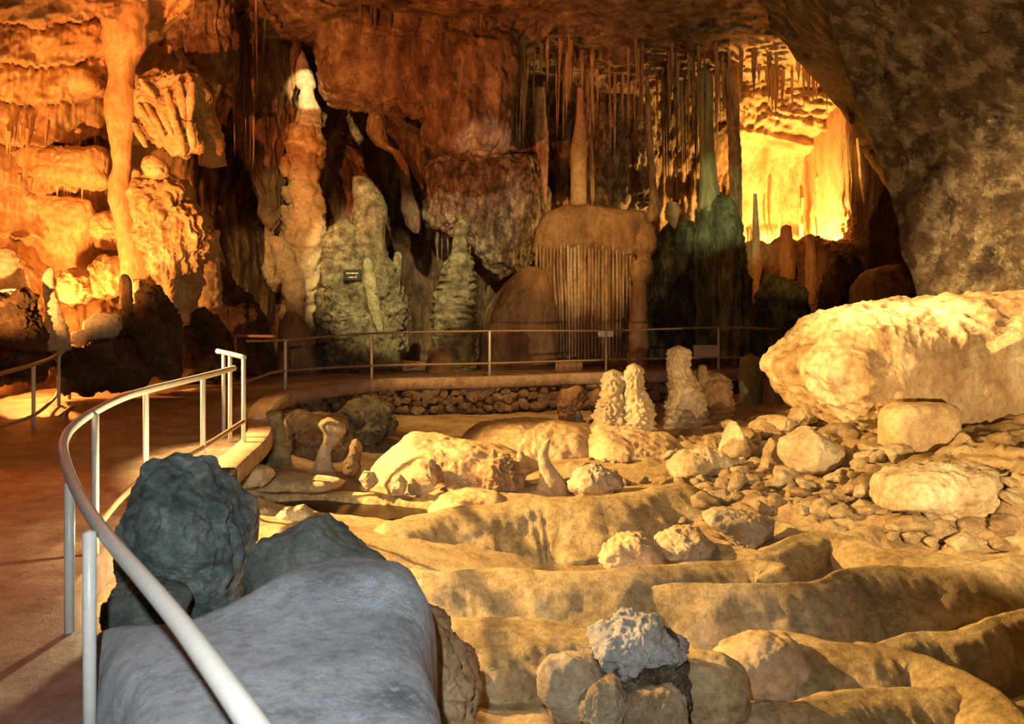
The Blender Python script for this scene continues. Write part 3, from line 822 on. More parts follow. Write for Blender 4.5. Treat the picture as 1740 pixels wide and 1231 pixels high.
spire('pillar', [(1153, 594, 17), (1154, 602, 20), (1153, 625, 20), (1158, 640, 22), (1165, 665, 26), (1165, 690, 32), (1165, 720, 36), (1172, 750, 36), (1176, 780, 34)], 12.9, M_CREAM, parent=t, seed=3, amp=.11, ledge=.2, lper=.10, knob=.18, kfreq=12, seg=96, rows=130)
spire('shoulder', [(1215, 640, 20), (1214, 650, 28), (1212, 670, 32), (1212, 700, 35), (1212, 730, 34), (1205, 770, 34)], 13.2, M_BROWN, parent=t, seed=4, amp=.11, ledge=.26, lper=.09, knob=.15, kfreq=12, seg=96, rows=120)
spire('side_knob', [(1193, 622, 7), (1193, 632, 10), (1194, 650, 11), (1195, 670, 12)], 13.1, M_BROWN, parent=t, seed=5, amp=.1, seg=32)
spire('banded_stalagmite', [(1274, 608, 15), (1275, 613, 18), (1275, 640, 19), (1276, 665, 20), (1275, 690, 19), (1276, 710, 22)], 14.4, stone('olive_banded_calcite', (.30, .26, .10), (.48, .42, .18), (.60, .54, .26), 3, .7, 10),
      'short olive-yellow banded stalagmite right of the thick orange one', 'stalagmite', seed=6, amp=.05, ledge=.3, lper=.085)
spire('low_stalagmite', [(1310, 645, 13), (1312, 655, 17), (1313, 675, 17), (1313, 695, 19), (1313, 712, 20)], 14.2, M_BROWN,
      'low brown stump stalagmite beside the olive banded one', 'stalagmite', seed=7, amp=.06, ledge=.25, lper=.08)
spire('low_stalagmite', [(932, 748, 4), (926, 760, 8), (922, 775, 9), (926, 790, 12), (935, 805, 16), (940, 825, 24), (942, 850, 32)], 9.7, M_CREAM,
      'slim peach stalagmite with a wide foot at the right end of the large mound', 'stalagmite', seed=8, amp=.08, knob=.08)
spire('low_stalagmite', [(982, 700, 4), (983, 707, 7), (984, 725, 8)], 13.2, M_CREAM, 'tiny cream stump on the mound below the stone wall', 'stalagmite', seed=9, seg=24, amp=.06)
spire('hooked_stalagmite', [(558, 714, 12), (564, 722, 22), (570, 738, 18), (562, 752, 14), (552, 765, 11), (550, 785, 14), (552, 812, 22)], 11.0, M_CREAM,
      'pink hooked stalagmite in front of the stone wall near the path', 'stalagmite', seed=10, amp=.10, knob=.12)
spire('coral_stalagmite', [(462, 700, 9), (464, 706, 14), (468, 725, 15), (472, 745, 17), (474, 770, 17), (474, 795, 24), (474, 815, 32)], 11.0, stone('yellow_calcite', (.42, .36, .16), (.62, .54, .26), (.76, .70, .42), 4, .8, 14),
      'yellow-green knobbly stalagmite against the kerb corner', 'stalagmite', seed=11, amp=.14, knob=.2, kfreq=9)
spire('coral_stalagmite', [(436, 706, 8), (436, 716, 14), (438, 740, 17), (440, 765, 20), (440, 800, 28)], 11.2, M_CREAM,
      'ochre knobbly stalagmite left of the yellow-green one by the kerb', 'stalagmite', seed=12, amp=.14, knob=.2, kfreq=9)
boulder('encrusted_lump', [(582, 705), (590, 682), (615, 672), (640, 676), (662, 692), (668, 715), (660, 745), (620, 755), (590, 735)], 12.6, (.35, .4), M_GREENISH,
        'grey-green encrusted lump on the stone wall', 'rock', seed=25, amp=.10, freq=3)
boulder('encrusted_lump', [(488, 712), (505, 700), (545, 705), (585, 715), (600, 760), (590, 812), (520, 818), (490, 780)], 12.0, (.45, .5), M_WALLSTONE,
        'brown encrusted bank behind the pink hooked stalagmite', 'rock', seed=26, amp=.09, freq=3)
boulder('encrusted_lump', [(596, 758), (605, 748), (612, 760), (612, 800), (600, 812), (586, 806), (585, 785)], 10.8, (.15, .2), M_WALLSTONE,
        'upright brown lump right of the pink hooked stalagmite', 'rock', seed=27, amp=.04, freq=4)
boulder('encrusted_lump', [(945, 690), (955, 665), (985, 658), (990, 690), (978, 712), (950, 715)], 14.6, (.3, .3), M_BROWN,
        'rusty brown lump at the right end of the stone wall', 'rock', seed=28, amp=.05, freq=3)
boulder('encrusted_lump', [(1000, 690), (1008, 668), (1018, 662), (1022, 690), (1015, 705)], 14.6, (.15, .2), M_BROWN,
        'narrow fluted lump between the wall end and the twin stalagmite', 'rock', seed=29, amp=.03, freq=4, flute=.04, ffreq=8)

# loose rocks on the bank beside the path
for k, (poly, Y, lab) in enumerate([
    ([(372, 815), (385, 800), (420, 790), (455, 793), (468, 812), (450, 826), (400, 830)], 9.3, 'bright overexposed rock on the bank by the path'),
    ([(400, 822), (430, 808), (500, 806), (560, 812), (600, 820), (560, 832), (450, 834)], 9.9, 'flat bright shelf rock above the dark pool'),
    ([(414, 886), (428, 872), (450, 862), (468, 875), (474, 890), (440, 896)], 8.3, 'pointed pale rock at the edge of the dark pool'),
    ([(465, 888), (480, 868), (515, 860), (530, 872), (528, 890), (500, 896)], 8.2, 'angular two-faced rock at the edge of the dark pool'),
    ([(610, 815), (618, 802), (635, 803), (640, 820), (625, 832)], 9.7, 'small cream stone right of the pink hooked stalagmite'),
    ([(664, 832), (668, 812), (680, 808), (690, 822), (686, 840), (670, 842)], 9.6, 'small upright stone at the foot of the large mound'),
    ([(725, 810), (730, 782), (740, 785), (745, 815), (738, 828)], 9.75, 'thin upright stone leaning on the large mound')]):
    boulder('pale_rock', poly, Y, (.16 if k != 1 else .4, .2), M_CREAM, lab, 'rock', seed=40 + k, res=(80, 40), amp=.02, freq=5, facets=6, facet_d=.74, e=(.6, .8))

# ------------------------------------------------------------------ right side: overhang, block, big boulders
OVER = boulder('overhang_flowstone', [(1332, 622), (1345, 602), (1380, 570), (1420, 535), (1470, 520), (1560, 512), (1660, 505), (1800, 498), (1900, 560), (1900, 800), (1740, 790), (1660, 775), (1640, 740), (1610, 712), (1560, 700), (1500, 735), (1460, 735), (1420, 712), (1380, 690), (1352, 655)], 11.2, (1.5, 1.9), M_RMASS,
        'huge pale yellow flowstone overhang on the right above the rubble', 'flowstone', seed=50, res=(320, 150), amp=.13, freq=.9, octs=6, flute=.05, ffreq=2.6, fstretch=.22, e=(.55, .8), center=(4.6, 1.2), soften=2)
boulder('square_block', [(1502, 775), (1500, 715), (1506, 695), (1530, 684), (1608, 685), (1618, 692), (1620, 745), (1610, 785), (1560, 800), (1510, 795)], 9.4, (.3, .3), M_MOUND,
        'smooth square orange block under the overhang', 'rock', seed=51, amp=.015, freq=2, e=(.35, .5), res=(120, 60))
boulder('small_block', [(1497, 800), (1502, 762), (1520, 755), (1544, 758), (1546, 775), (1535, 800)], 9.0, (.16, .2), M_RUBBLE, 'small pale block in front of the square orange block', 'rock', seed=52, amp=.015, freq=4, facets=6, e=(.5, .6))
boulder('leaning_rock', [(1595, 785), (1612, 755), (1640, 735), (1650, 752), (1648, 785), (1620, 800)], 9.0, (.18, .2), M_RUBBLE, 'leaning brown rock right of the square orange block', 'rock', seed=53, amp=.03, freq=4, facets=5)
boulder('egg_shaped_boulder', [(1326, 770), (1330, 748), (1350, 737), (1372, 726), (1400, 742), (1446, 768), (1440, 782), (1410, 795), (1385, 804), (1345, 800)], 9.6, (.38, .4), M_CREAM,
        'pale egg-shaped boulder with a shaded right flank on the rubble bank', 'rock', seed=54, res=(140, 70), amp=.03, freq=2.5, facets=5, facet_d=.76)
boulder('tilted_boulder', [(1482, 845), (1490, 815), (1530, 800), (1600, 787), (1680, 792), (1704, 812), (1700, 830), (1660, 868), (1625, 890), (1580, 885), (1540, 862), (1490, 858)], 8.0, (.42, .45), M_CREAM,
        'large tilted yellow boulder with a dark gap beneath on the right', 'rock', seed=55, res=(180, 90), amp=.045, freq=2.5, facets=7, facet_d=.78, strata=.02)
boulder('split_rock', [(1190, 878), (1215, 862), (1262, 868), (1290, 872), (1318, 885), (1312, 912), (1290, 938), (1262, 935), (1230, 908)], 8.0, (.3, .3), M_CREAM,
        'angular yellow rock at the front edge of the rubble bank', 'rock', seed=56, res=(130, 70), amp=.03, freq=3, facets=8, facet_d=.72)
boulder('pointed_rock', [(1222, 778), (1232, 740), (1248, 712), (1256, 735), (1285, 760), (1300, 790), (1260, 800)], 10.8, (.3, .3), M_CREAM, 'pointed cream rock at the top of the rubble bank', 'rock', seed=57, amp=.03, freq=3, facets=5)
boulder('pointed_rock', [(1292, 795), (1300, 765), (1310, 742), (1325, 765), (1340, 795), (1318, 806)], 10.0, (.2, .2), M_RUBBLE, 'small pointed rock left of the egg-shaped boulder', 'rock', seed=58, amp=.03, freq=3, facets=5)
boulder('flat_rubble_rock', [(1282, 740), (1290, 712), (1320, 705), (1352, 712), (1362, 730), (1330, 745)], 11.8, (.3, .3), M_CREAM, 'flat pale rock on the bank behind the egg-shaped boulder', 'rock', seed=59, amp=.03, freq=3, facets=6)
boulder('flat_rubble_rock', [(1345, 712), (1350, 695), (1366, 685), (1382, 695), (1384, 715), (1365, 725)], 11.6, (.2, .25), M_RUBBLE, 'rounded rock under the nose of the overhang', 'rock', seed=60, amp=.04, freq=4)
boulder('flat_rubble_rock', [(1130, 790), (1160, 770), (1200, 762), (1240, 775), (1250, 800), (1200, 815), (1140, 808)], 10.2, (.35, .35), M_CREAM, 'broad pale rock at the foot of the thick orange stalagmite', 'rock', seed=61, amp=.05, freq=3, facets=6)
boulder('flat_rubble_rock', [(965, 828), (975, 800), (1010, 792), (1045, 800), (1060, 822), (1030, 840), (985, 840)], 9.5, (.3, .3), M_CREAM, 'rounded pale rock in front of the twin stalagmite', 'rock', seed=62, amp=.05, freq=4)
boulder('flat_rubble_rock', [(1010, 955), (1030, 925), (1070, 908), (1100, 915), (1120, 935), (1125, 962), (1060, 972)], 7.4, (.3, .3), M_MOUND, 'rough ochre rock behind the long pale rim', 'rock', seed=63, amp=.05, freq=4, facets=5)
boulder('flat_rubble_rock', [(1115, 945), (1112, 918), (1150, 900), (1185, 905), (1210, 930), (1200, 950), (1150, 955)], 7.5, (.3, .3), M_MOUND, 'flat-topped ochre rock beside the angular yellow rock', 'rock', seed=64, amp=.04, freq=4, facets=6)

# rubble scattered over the right bank
RB = [ico_rock('rubble_rock', 3, 80 + k, M_RUBBLE, .20, 1.5, 6, (1, 1, .8)) for k in range(10)]
r_ = np.random.default_rng(11)
zones = [  # px range, py range, count, size range, label
    ((1180, 1330), (800, 870), 34, (.05, .13), 'small broken stone at the left end of the rubble bank'),
    ((1330, 1500), (790, 880), 46, (.05, .13), 'small broken stone in the middle of the rubble bank'),
    ((1490, 1720), (880, 935), 36, (.04, .11), 'small broken stone at the foot of the large tilted boulder'),
    ((1380, 1500), (710, 790), 26, (.06, .14), 'dark broken stone under the overhang'),
    ((1200, 1340), (725, 800), 26, (.07, .16), 'broken stone behind the pointed cream rock'),
    ((1620, 1735), (800, 880), 18, (.05, .12), 'broken stone right of the large tilted boulder'),
    ((660, 900), (800, 845), 20, (.03, .08), 'pebble at the foot of the large smooth mound'),
    ((960, 1180), (780, 830), 22, (.04, .10), 'broken stone in front of the twin stalagmite'),
    ((1150, 1300), (880, 930), 14, (.03, .07), 'pebble beside the angular yellow rock')]
pp = np.linspace(4.5, 18, 500)
for (x0, x1), (y0, y1), cnt, (s0, s1), lab in zones:
    for k in range(cnt):
        px, py = r_.uniform(x0, x1), r_.uniform(y0, y1)
        zf = floor_z((px - CX) / FPX * pp, pp)
        row = HY - (zf - CZ) / pp * FPX
        j = np.argmin(abs(row - py))
        a = r_.uniform(s0, s1) * (1 if r_.random() < .8 else 1.5)
        o = bpy.data.objects.new('rubble_rock', RB[r_.integers(10)])
        COL.objects.link(o)
        o.location = ((px - CX) / FPX * pp[j], pp[j], zf[j] + a * .35)
        o.scale = (a * r_.uniform(.9, 1.5), a * r_.uniform(.8, 1.2), a * r_.uniform(.6, 1.0))
        o.rotation_euler = (r_.uniform(-.4, .4), r_.uniform(-.4, .4), r_.uniform(0, 6.28))
        tag(o, lab, 'rock', lab.replace('small ', '') + ' pieces')

# ------------------------------------------------------------------ left wall formations
spire('flowstone_column', [(200, -40, 50), (203, 30, 48), (206, 75, 40), (206, 105, 24), (207, 130, 18), (203, 165, 24), (203, 205, 23), (206, 250, 17), (207, 285, 14), (202, 305, 16), (202, 340, 18), (212, 375, 16), (222, 415, 20), (228, 450, 22), (240, 520, 30), (245, 600, 34)], 14.6, M_ORANGE,
      'smooth orange flowstone column running down the left wall', 'flowstone', seed=31, amp=.07, flute=.03, ffreq=5, rows=150)
t = empty('fluted_flowstone', W(295, 545, 14.9), 'pale fluted flowstone cascade lit orange on the left wall', 'flowstone')
boulder('upper_tier', [(236, 165), (245, 140), (268, 124), (300, 130), (332, 134), (344, 150), (338, 185), (332, 215), (334, 245), (305, 262), (285, 250), (255, 230), (240, 200)], 14.9, (.35, .6), M_CREAM, parent=t, seed=32, res=(150, 80), amp=.10, freq=3, flute=.10, ffreq=5, fstretch=.35)
boulder('middle_knob', [(243, 285), (250, 268), (268, 264), (284, 282), (285, 300), (268, 307), (252, 302)], 14.7, (.25, .4), M_CREAM, parent=t, seed=33, amp=.03, freq=3)
boulder('lower_tier', [(222, 320), (228, 292), (250, 305), (275, 312), (300, 308), (316, 316), (306, 340), (330, 358), (346, 372), (342, 420), (330, 450), (322, 510), (312, 545), (288, 542), (268, 480), (246, 430), (236, 390), (228, 350)], 14.9, (.45, .7), M_CREAM, parent=t, seed=34, res=(190, 130), amp=.10, freq=3, flute=.12, ffreq=4.5, fstretch=.3)
for k, (a, b, c, d) in enumerate([(236, 178, 264, 220), (248, 176, 278, 232), (264, 168, 292, 230), (284, 158, 298, 218), (303, 138, 312, 200), (326, 140, 322, 205), (298, 205, 312, 262), (322, 208, 328, 252), (228, 210, 248, 250), (240, 135, 262, 165)]):
    spire('finger', [(a, b, 5), ((a + c) / 2, (b + d) / 2, 8), (c, d, 4)], 14.45 + .03 * (k % 3), M_CREAM, parent=t, seed=k + 60, seg=20, rows=30, amp=.12)
for k, (poly, Y, th, lab) in enumerate([
    ([(20, 262), (60, 250), (120, 255), (170, 250), (182, 270), (182, 312), (150, 318), (110, 310), (60, 316), (28, 308)], 14.9, .55, 'bulging orange flowstone curtain left of the flowstone column'),
    ([(150, 470), (152, 448), (175, 437), (205, 445), (212, 475), (205, 500), (165, 505)], 14.6, .4, 'round orange flowstone boss at the foot of the left wall'),
    ([(98, 490), (105, 468), (130, 458), (155, 470), (158, 500), (140, 515), (110, 512)], 14.5, .4, 'lower round flowstone boss near the white-hot stalagmite'),
    ([(156, 400), (160, 370), (185, 362), (208, 375), (212, 410), (190, 420), (165, 418)], 15.1, .4, 'round orange boss beside the flowstone column'),
    ([(0, 350), (40, 335), (100, 335), (150, 345), (165, 390), (150, 450), (90, 470), (20, 450), (-10, 400)], 15.5, .5, 'wide smooth orange flowstone swell low on the left wall'),
    ([(-20, 120), (40, 105), (110, 110), (160, 125), (170, 150), (120, 165), (60, 160), (0, 170)], 14.9, .6, 'rough orange ledge high on the left wall')]):
    boulder('flowstone_bulge', poly, Y, (th * .6, .7), M_ORANGE, lab, 'flowstone', 'flowstone bulges of the left wall', seed=70 + k, res=(130, 70), amp=.06, freq=2.2, flute=.03, ffreq=5)
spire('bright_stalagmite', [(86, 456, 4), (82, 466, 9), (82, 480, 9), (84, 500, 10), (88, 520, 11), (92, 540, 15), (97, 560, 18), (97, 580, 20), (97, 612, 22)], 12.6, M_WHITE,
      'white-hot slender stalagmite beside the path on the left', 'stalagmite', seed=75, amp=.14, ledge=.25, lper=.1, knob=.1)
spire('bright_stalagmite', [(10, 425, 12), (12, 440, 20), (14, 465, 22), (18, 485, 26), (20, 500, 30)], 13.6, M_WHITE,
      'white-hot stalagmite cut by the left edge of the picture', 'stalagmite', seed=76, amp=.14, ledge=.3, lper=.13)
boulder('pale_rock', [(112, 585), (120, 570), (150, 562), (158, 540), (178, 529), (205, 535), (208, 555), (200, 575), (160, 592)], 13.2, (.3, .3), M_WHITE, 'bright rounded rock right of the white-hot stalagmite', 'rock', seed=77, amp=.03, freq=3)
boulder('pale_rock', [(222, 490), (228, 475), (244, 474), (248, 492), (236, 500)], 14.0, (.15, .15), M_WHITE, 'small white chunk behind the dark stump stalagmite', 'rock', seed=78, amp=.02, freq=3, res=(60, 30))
spire('dark_stalagmite', [(212, 468, 6), (213, 476, 10), (214, 510, 11), (214, 550, 12), (214, 600, 15)], 13.3, M_DARK, 'dark stump stalagmite left of the fluted flowstone', 'stalagmite', seed=79, amp=.06, ledge=.15, lper=.12)
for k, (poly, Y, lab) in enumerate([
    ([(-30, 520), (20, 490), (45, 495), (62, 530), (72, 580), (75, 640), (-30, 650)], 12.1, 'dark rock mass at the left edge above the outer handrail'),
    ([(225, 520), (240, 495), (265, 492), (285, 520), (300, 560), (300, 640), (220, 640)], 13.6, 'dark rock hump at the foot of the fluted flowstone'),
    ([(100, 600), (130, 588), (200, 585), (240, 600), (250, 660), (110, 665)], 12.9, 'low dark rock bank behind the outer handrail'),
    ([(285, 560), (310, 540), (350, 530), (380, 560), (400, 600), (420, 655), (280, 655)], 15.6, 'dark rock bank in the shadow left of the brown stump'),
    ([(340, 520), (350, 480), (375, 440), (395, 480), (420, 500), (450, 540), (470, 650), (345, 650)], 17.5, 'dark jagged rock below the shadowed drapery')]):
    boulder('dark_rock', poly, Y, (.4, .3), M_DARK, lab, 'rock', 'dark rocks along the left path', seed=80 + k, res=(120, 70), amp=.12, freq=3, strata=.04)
spire('knobbly_spire', [(351, 148, 4), (352, 160, 7), (355, 185, 9), (360, 215, 14), (362, 240, 18), (360, 280, 22)], 17.2, M_CREAM, 'small knobbly spire in half shadow right of the fluted flowstone', 'stalagmite', seed=85, amp=.15, knob=.2)
spire('knobbly_spire', [(370, 392, 4), (366, 410, 7), (360, 430, 12), (358, 460, 16), (356, 520, 20)], 16.6, M_CREAM, 'low knobbly spire right of the lower cascade', 'stalagmite', seed=86, amp=.2, knob=.25)

# ------------------------------------------------------------------ back wall: hanging masses
def mass(name, poly, Y, th, mat, label, cat, seed, **kw):
    k = dict(res=(160, 92), amp=.14, freq=1.3, octs=6, flute=.15, ffreq=3.4, fstretch=.10)
    k.update(kw)
    return boulder(name, poly, Y, th, mat, label, cat, seed=seed, **k)
mass('drapery', [(385, -30), (500, -30), (508, 60), (500, 130), (494, 200), (482, 260), (478, 330), (470, 420), (448, 330), (425, 270), (400, 170), (385, 80)], 19.6, (.6, 1.2), M_WALL, 'dark folded stone drapery hanging left of the candle-lit stalagmite', 'drapery', 90, flute=.16, ffreq=3.2, fstretch=.05)
mass('drapery', [(300, -40), (390, -40), (392, 60), (380, 130), (350, 120), (320, 100), (290, 70)], 16.4, (.5, 1), M_WALL, 'reddish drapery at the top right of the flowstone column', 'drapery', 91, flute=.12, ffreq=4, fstretch=.06)
mass('hanging_rock_mass', [(520, -60), (536, 60), (545, 130), (552, 160), (600, 166), (640, 172), (690, 182), (726, 192), (745, 150), (800, 110), (880, 90), (930, 40), (940, -60)], 19.3, (1.0, 2.2), M_WALL, 'big reddish rock mass hanging from the ceiling over a dark cavity', 'rock', 92, res=(210, 110), fstretch=.2)
mass('hanging_bulb', [(688, 60), (694, 120), (716, 165), (724, 195), (726, 228), (736, 243), (758, 246), (795, 252), (832, 268), (852, 252), (866, 190), (880, 120), (880, 60), (780, 30)], 18.8, (.7, 1.6), M_WALL, 'rounded stalactite bulb with a pale left edge above the frosted wall', 'stalactite', 93, fstretch=.2, ffreq=3)
spire('twisted_stalactite', [(636, 160, 6), (640, 178, 11), (641, 200, 17), (640, 228, 17), (652, 248, 13), (676, 260, 10), (687, 285, 8), (691, 325, 10), (697, 355, 15), (703, 385, 12), (706, 396, 5)], 21.3, M_WALL, 'twisted orange stalactite hanging in the dark cavity', 'stalactite', seed=94, amp=.14, rows=150)
mass('frosted_wall_mass', [(722, 345), (728, 300), (737, 272), (765, 262), (830, 272), (905, 262), (930, 330), (920, 410), (885, 455), (842, 470), (815, 432), (790, 402), (760, 392), (735, 384), (722, 368)], 22.2, (.8, 1.5), M_FROST, 'frosted grey-brown rock mass with a rounded lower edge', 'rock', 95, res=(190, 110), amp=.12, freq=2.2, flute=.10, ffreq=4, fstretch=.2)
mass('frosted_wall_mass', [(820, 180), (850, 150), (905, 130), (920, 200), (915, 290), (870, 300), (830, 275)], 22.8, (.7, 1.5), M_FROST, 'dark frosted rock beside the rounded stalactite bulb', 'rock', 96, amp=.12, freq=2.4)
mass('dark_speckled_wall', [(995, 150), (1060, 130), (1105, 150), (1110, 250), (1105, 350), (1060, 365), (1000, 360), (990, 260)], 22.9, (.6, 1.2), M_FROST, 'dark speckled rock panel between the tan column and the thin red one', 'rock', 97, amp=.12, freq=2.4, fstretch=.4)

# ------------------------------------------------------------------ back of the cave: standing formations
t = empty('candle_stalagmite', W(520, 640, 19.6), 'tall banded stalagmite with a glowing white tip', 'stalagmite')
spire('glowing_tip', [(508, 76, 2), (512, 95, 7), (514, 118, 13), (517, 130, 18), (518, 146, 19), (522, 153, 10), (521, 165, 13), (526, 185, 18), (523, 205, 22), (519, 216, 27)], 19.6, M_WHITE, parent=t, seed=100, amp=.10, rows=120)
spire('banded_shaft', [(516, 213, 24), (517, 225, 30), (518, 250, 31), (516, 280, 31), (514, 298, 30), (518, 312, 24), (516, 325, 30), (516, 350, 34), (514, 380, 36), (516, 410, 38), (516, 450, 38), (515, 500, 34), (512, 560, 34), (512, 640, 42)], 19.6, M_CREAM, parent=t, seed=101, amp=.16, freq=1.6, knob=.16, kfreq=3.5, ledge=.12, lper=.4, rows=170)
for k, (a, b, c, d, w) in enumerate([(484, 268, 484, 300, 10), (482, 350, 486, 372, 9), (488, 392, 492, 440, 8), (500, 395, 506, 452, 7), (484, 318, 490, 345, 9), (505, 330, 508, 380, 8), (520, 350, 522, 400, 7)]):
    spire('bulge', [(a, b, w * .6), ((a + c) / 2, (b + d) / 2, w), (c, d, w * .5)], 19.25, M_CREAM, parent=t, seed=k + 110, seg=20, rows=24, amp=.12)
spire('leaning_stalagmite', [(468, 404, 10), (474, 414, 17), (484, 440, 19), (494, 470, 22), (500, 500, 18), (500, 530, 14), (500, 560, 16), (500, 640, 20)], 18.9, M_CREAM, 'leaning orange stalagmite in front of the tall banded one', 'stalagmite', seed=102, amp=.14, knob=.1)
boulder('leaning_stalagmite', [(447, 455), (450, 425), (460, 415), (470, 440), (476, 480), (468, 500), (455, 485)], 18.7, (.25, .3), M_CREAM, 'small knobbed lump left of the leaning orange stalagmite', 'stalagmite', seed=103, amp=.06, freq=3)
spire('hanging_tongue', [(460, 355, 6), (460, 375, 10), (457, 400, 8), (453, 430, 3)], 19.4, M_CREAM, 'short tan stalactite above the small knobbed lump', 'stalactite', seed=104, amp=.1, seg=24)
mass('brown_rock_mass', [(545, 222), (575, 232), (610, 275), (640, 325), (650, 400), (620, 500), (600, 650), (500, 650), (505, 400), (530, 290)], 21.6, (.7, 1.5), M_WALL, 'reddish brown fluted rock behind the tall banded stalagmite', 'rock', 105, flute=.14, fstretch=.1)
boulder('brown_stump', [(472, 640), (476, 560), (486, 532), (500, 530), (516, 552), (535, 580), (540, 650)], 18.4, (.4, .4), M_BROWN, 'brown stump rock at the foot of the tall banded stalagmite', 'rock', seed=106, amp=.06, freq=2.5)

t = empty('grey_green_stalagmite', W(615, 645, 19.2), 'massive grey-green stalagmite carrying a small black plaque', 'stalagmite')
K = dict(strata=.09, sfreq=5.5, flute=.05, ffreq=3.5)
boulder('trunk', [(550, 500), (556, 470), (575, 448), (605, 430), (640, 428), (662, 452), (676, 480), (680, 500), (686, 530), (684, 570), (678, 610), (678, 660), (566, 660), (556, 600), (544, 570), (543, 520)], 19.2, (.6, .7), M_GREENISH, parent=t, seed=107, res=(180, 130), amp=.13, freq=2.8, e=(.6, .8), **K)
spire('upper_peg', [(612, 302, 13), (615, 308, 16), (622, 325, 22), (630, 345, 27), (630, 370, 28), (626, 400, 28), (625, 430, 32), (625, 470, 40)], 19.2, M_GREENISH, parent=t, seed=108, amp=.10, flute=.06, ffreq=4, ledge=.08, lper=.16)
boulder('left_shoulder', [(552, 430), (556, 400), (570, 384), (588, 378), (602, 388), (606, 430), (600, 480), (556, 490)], 19.0, (.4, .5), M_GREENISH, parent=t, seed=109, amp=.05, freq=2.5, **K)
spire('horn', [(676, 430, 6), (677, 436, 8), (674, 455, 8), (670, 480, 11), (668, 510, 14)], 19.1, M_GREENISH, parent=t, seed=110, amp=.08, seg=32)
spire('pale_rib', [(624, 440, 5), (626, 455, 10), (630, 490, 11), (638, 530, 10), (646, 565, 5)], (surface_Y([c for c in t.children if c.name.startswith('trunk')][0], 634, 500) or 18.7) + .09, stone('pale_olive_calcite', (.36, .34, .18), (.52, .49, .28), (.64, .60, .38), 4, .7, 10), parent=t, seed=111, amp=.1, seg=24)
boulder('dark_base', [(600, 645), (612, 600), (640, 590), (676, 600), (680, 660), (600, 660)], 18.7, (.3, .3), M_GREENISH, parent=t, seed=112, amp=.06, freq=3, flute=.08, ffreq=5)
_tr = [c for c in t.children if c.name.startswith('trunk')][0]
_pY = (surface_Y(_tr, 599, 468) or 18.6) - .04
p = empty('plaque', W(599, 468, _pY), 'small black plaque with two lines of pale lettering on the grey-green stalagmite', 'sign')
box('plate', W(599, 468, _pY), (.385, .03, .225), M_BLACK, p, bevel=.006)
box('frame', W(599, 468, _pY + .03), (.41, .03, .25), M_FRAME, p, bevel=.006)
for row, (py, spans) in enumerate([(464.5, [(588.5, 591), (592, 596), (597, 603), (604, 608.5)]), (471.5, [(592, 594), (595, 600.5), (602, 606)])]):
    for a, b in spans:
        box('lettering', W((a + b) / 2, py, _pY - .018), ((b - a) / FPX * 18.5, .006, .028), M_LETTER, p)

spire('knob_topped_stalagmite', [(785, 376, 8), (785, 382, 13), (785, 394, 13), (783, 400, 12), (783, 415, 14), (783, 432, 15), (781, 445, 24), (776, 465, 28), (775, 485, 31), (771, 510, 35), (771, 540, 37), (772, 565, 37), (772, 590, 34), (773, 640, 40)], 18.9, M_GREENISH,
      'knob-topped grey-green stalagmite standing alone before the dark cavity', 'stalagmite', seed=113, amp=.14, ledge=.28, lper=.17, flute=.05, ffreq=5, rows=150)
spire('small_stub', [(745, 596, 12), (750, 604, 22), (750, 620, 26), (750, 645, 28)], 18.6, M_BROWN, 'low brown stub at the foot of the knob-topped stalagmite', 'stalagmite', seed=114, amp=.1, seg=32)

t = empty('organ_pipe_flowstone', W(1000, 640, 19.8), 'brown flowstone dome with a row of organ-pipe folds', 'flowstone')
boulder('dome', [(903, 430), (910, 390), (928, 364), (958, 352), (1000, 350), (1060, 358), (1100, 362), (1110, 392), (1108, 425), (1090, 440), (1000, 436), (920, 440)], 19.9, (.52, 1.2), M_BROWN, parent=t, seed=115, res=(170, 90), amp=.05, freq=1.8, flute=.02, e=(.6, .8))
boulder('core', [(915, 415), (1085, 415), (1088, 520), (1080, 650), (935, 650), (925, 520)], 20.3, (.5, .9), M_BROWN, parent=t, seed=116, res=(120, 70), amp=.04, freq=2)
r_ = np.random.default_rng(5)
for k in range(30):
    x = 912 + k * 5.9
    y0, y1 = 412 + 14 * r_.random() , 600 + 15 * r_.random() - (70 if k > 24 else 0) - (30 if k < 4 else 0)
    w = r_.uniform(2.2, 3.4)
    Yk = 19.35 + .28 * ((k - 13) / 15) ** 2 + r_.uniform(-.03, .03)
    spire('fold', [(x, y0, w * .9), (x + r_.uniform(-1, 1), y0 + 40, w), (x + 6 * (k < 12) * (1 - k / 12) + r_.uniform(-1, 1), (y0 + y1) / 2, w), (x + 12 * (k < 12) * (1 - k / 12), y1, w * .5)], Yk, M_CREAM if 9 <= k <= 12 else (M_STAL if k % 3 else M_BROWN), parent=t, seed=k, seg=10, rows=36, amp=.10)
boulder('side_skirt', [(812, 650), (818, 575), (832, 520), (860, 480), (900, 452), (935, 462), (945, 520), (948, 650)], 19.5, (.55, .8), M_BROWN, parent=t, seed=117, res=(120, 80), amp=.05, freq=2, flute=.04, ffreq=4, fstretch=.2)
spire('tan_column', [(986, 150, 5), (986, 195, 7), (985, 230, 11), (983, 255, 14), (983, 300, 13), (983, 345, 14), (985, 385, 17)], 19.9, M_MOUND, 'smooth tan column standing on the organ-pipe dome', 'column', seed=118, amp=.06, flute=.04)
spire('long_stalactite', [(917, 150, 8), (918, 200, 10), (919, 225, 12), (922, 255, 10), (925, 290, 6), (927, 348, 2)], 20.6, M_STAL, 'long tapering stalactite left of the tan column', 'stalactite', seed=119, amp=.12, flute=.06)
